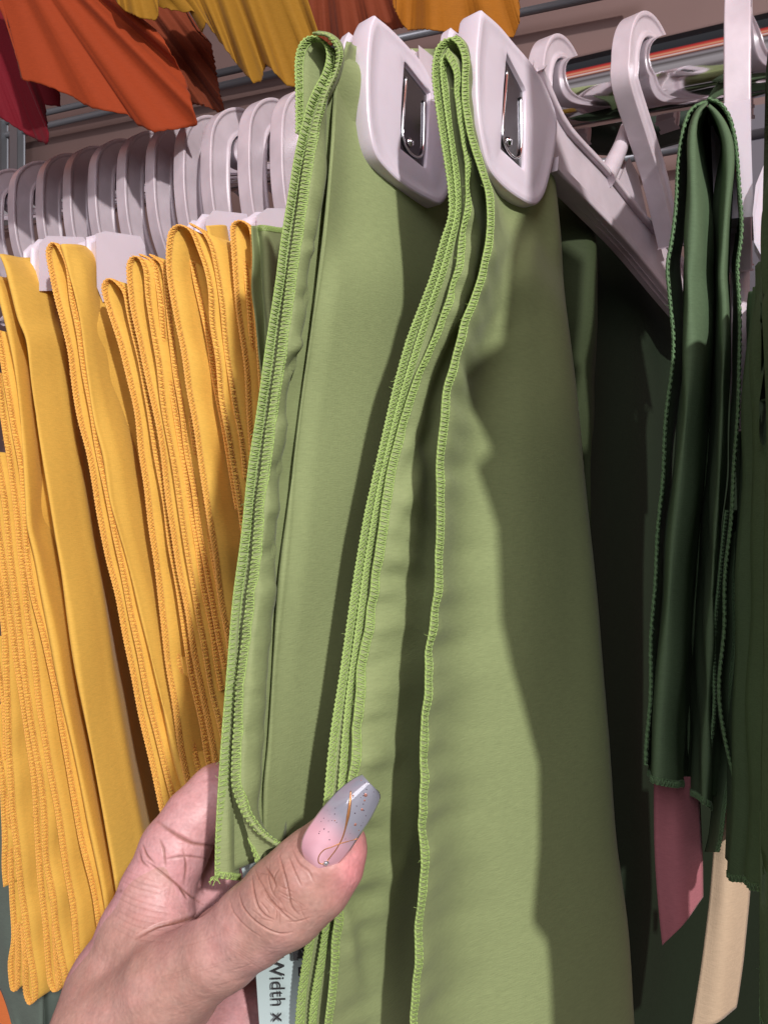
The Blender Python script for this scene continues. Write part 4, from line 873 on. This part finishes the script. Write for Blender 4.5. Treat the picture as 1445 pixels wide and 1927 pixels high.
colr = mixc(colr, np.array([.60, .33, .32]), g_(420, 1810, 60, 50)*.4+.18*np.clip(lavn, -1, 1)); colr = mixc(colr, brown, dark*.95)
mot = smooth_e(rng.normal(0, 1, (len(hv), 3)), he, 8); mot = mot/mot.std(0); mo2 = smooth_e(rng.normal(0, 1, (len(hv), 3)), he, 90); mo2 = mo2/mo2.std(0)
colr = colr*(1+.035*mot[:, :1]+.03*mo2[:, :1]+np.array([0, .02, .02])*mo2[:, 1:2])
colr = mixc(colr, brown, g_(228, 1677, 3.2, 3.2)*.6)
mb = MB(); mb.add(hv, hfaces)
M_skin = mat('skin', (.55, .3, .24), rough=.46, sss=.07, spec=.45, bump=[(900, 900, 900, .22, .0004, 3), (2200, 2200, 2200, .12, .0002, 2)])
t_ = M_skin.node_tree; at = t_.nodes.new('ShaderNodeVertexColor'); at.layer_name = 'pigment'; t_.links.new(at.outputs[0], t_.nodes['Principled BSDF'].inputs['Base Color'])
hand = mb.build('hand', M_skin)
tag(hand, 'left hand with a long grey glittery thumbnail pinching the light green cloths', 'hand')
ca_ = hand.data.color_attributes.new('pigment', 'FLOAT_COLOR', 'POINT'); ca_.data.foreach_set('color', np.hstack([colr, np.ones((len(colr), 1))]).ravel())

# nail
def nline(pts, t): q = resample(np.array(pts, float), 200); return q[int(t*199)]
NL = [(600, 1637), (584, 1628), (571, 1608), (568, 1588), (576, 1566), (592, 1542), (612, 1516), (638, 1488), (664, 1468), (682, 1459)]
NR = [(602, 1638), (622, 1634), (638, 1622), (656, 1602), (672, 1578), (684, 1560), (695, 1543), (706, 1522), (714, 1503), (712, 1492)]
nl = resample(catmull(np.array(NL, float), 6), 40); nr = resample(catmull(np.array(NR, float), 6), 40)
def nail_pt(u, v):
    a = np.array([np.interp(v*39, np.arange(40), nl[:, i]) for i in (0, 1)]); b_ = np.array([np.interp(v*39, np.arange(40), nr[:, i]) for i in (0, 1)])
    q = a*(1-u)+b_*u; arc = (1-(2*u-1)**2)
    d = .2215-.0035*arc*(.45+.55*min(1, v*3))-.0018*math.sin(v*math.pi)+.0005*v+(.0004 if v < .04 else 0)
    return P(q[0], q[1], d)
g = np.array([[nail_pt(u, v) for v in np.linspace(0, 1, 48)] for u in np.linspace(0, 1, 28)])
mb = MB(); mb.grid(g)
M_nail = mat('nail_varnish', (.6, .4, .45), rough=.08, coat=1.0, spec=.6)
nn_ = M_nail.node_tree; at = nn_.nodes.new('ShaderNodeVertexColor'); at.layer_name = 'varnish'
bs = nn_.nodes['Principled BSDF']; nn_.links.new(at.outputs[0], bs.inputs['Base Color'])
nail = mb.build('thumbnail', M_nail, hand, mods=[('solid', .0007)])
nail['label'] = 'long coffin-shaped nail fading from pink to blue grey with gold lines'
vs = np.tile(np.linspace(0, 1, 48), 28); us = np.repeat(np.linspace(0, 1, 28), 48)
q = np.clip((vs*1.0+us*.12-.40)/.30, 0, 1); q = q*q*(3-2*q); pk = np.array([.66, .37, .43]); gr = np.array([.24, .25, .30])
cc = pk*(1-q)[:, None]+gr*q[:, None]; cc = cc*(1+.03*waves2(77, 6, .5, 1.5)(us*2, vs*3))[:, None]
cc = cc+(.12*np.exp(-((us-.42)/.16)**2)*np.exp(-((vs-.25)/.2)**2))[:, None]*np.array([1, .8, .9])
ca_ = nail.data.color_attributes.new('varnish', 'FLOAT_COLOR', 'POINT'); ca_.data.foreach_set('color', np.hstack([cc, np.ones((len(cc), 1))]).ravel())
def on_nail(px, py):
    best = None
    fl = g.reshape(-1, 3); xx = fl[:, 0]/fl[:, 1]*F+W0/2; yy = -fl[:, 2]/fl[:, 1]*F+H0/2
    i = np.argsort((xx-px)**2+(yy-py)**2)[:4]; return P(px, py, fl[i, 1].mean()-.00045)
mb = MB()
def gl(pts, r):
    c = resample(catmull(np.array(pts, float), 8), 40); p = np.array([on_nail(*q) for q in c]); p[:, 1] = np.convolve(np.r_[[p[0, 1]]*3, p[:, 1], [p[-1, 1]]*3], np.ones(7)/7, 'valid'); mb.tube(p, np.interp(np.linspace(0, 1, 40), np.linspace(0, 1, len(r)), r), 6)
gl([(660, 1488), (658, 1515), (653, 1545), (645, 1575), (634, 1596), (624, 1610), (616, 1620)], [.00012, .00042, .0005, .00024, .0002, .0002, .00018])
gl([(673, 1578), (658, 1583), (640, 1588), (626, 1594), (610, 1600), (600, 1612), (600, 1624), (609, 1627)], [.00012, .00015, .00016, .00016, .00016, .00016, .00016, .00016])
mb.build('gold_lines', M_gold, nail)
def blob(mb, p, r, n=8, flat=1.):
    L = []
    for a in np.linspace(-1.4, 1.4, 6): L.append([p+np.array([math.cos(a)*math.cos(b2)*r, math.sin(a)*r*-flat, math.cos(a)*math.sin(b2)*r]) for b2 in np.linspace(0, 6.283, n, endpoint=False)])
    mb.loops(L)
mb = MB(); blob(mb, on_nail(614, 1624)-np.array([0, .0003, 0]), .0009, 6, .7); mb.build('rhinestone', M_stone, nail, smooth=False)
mb = MB(); [blob(mb, on_nail(x, y), r, 6, .4) for x, y, r in ((688, 1497, .00055), (681, 1524, .00042), (668, 1552, .0005), (680, 1470, .0003), (686, 1507, .0003), (664, 1498, .0003), (630, 1545, .0002), (675, 1563, .0002))]
mb.build('glitter', M_flake, nail, smooth=False)
mb = MB(); rs = np.random.RandomState(5)
for _ in range(46):
    v = rs.uniform(.38, .98); u = rs.uniform(.08, .92); blob(mb, nail_pt(u, v)-np.array([0, .0004, 0]), rs.uniform(.00010, .00024), 5, .3)
mb.build('dark_flecks', M_fleck, nail, smooth=False)

for o in list(bpy.data.objects):
    if '_o' in o: del o['_o']
print('verts', sum(len(m.vertices) for m in bpy.data.meshes))
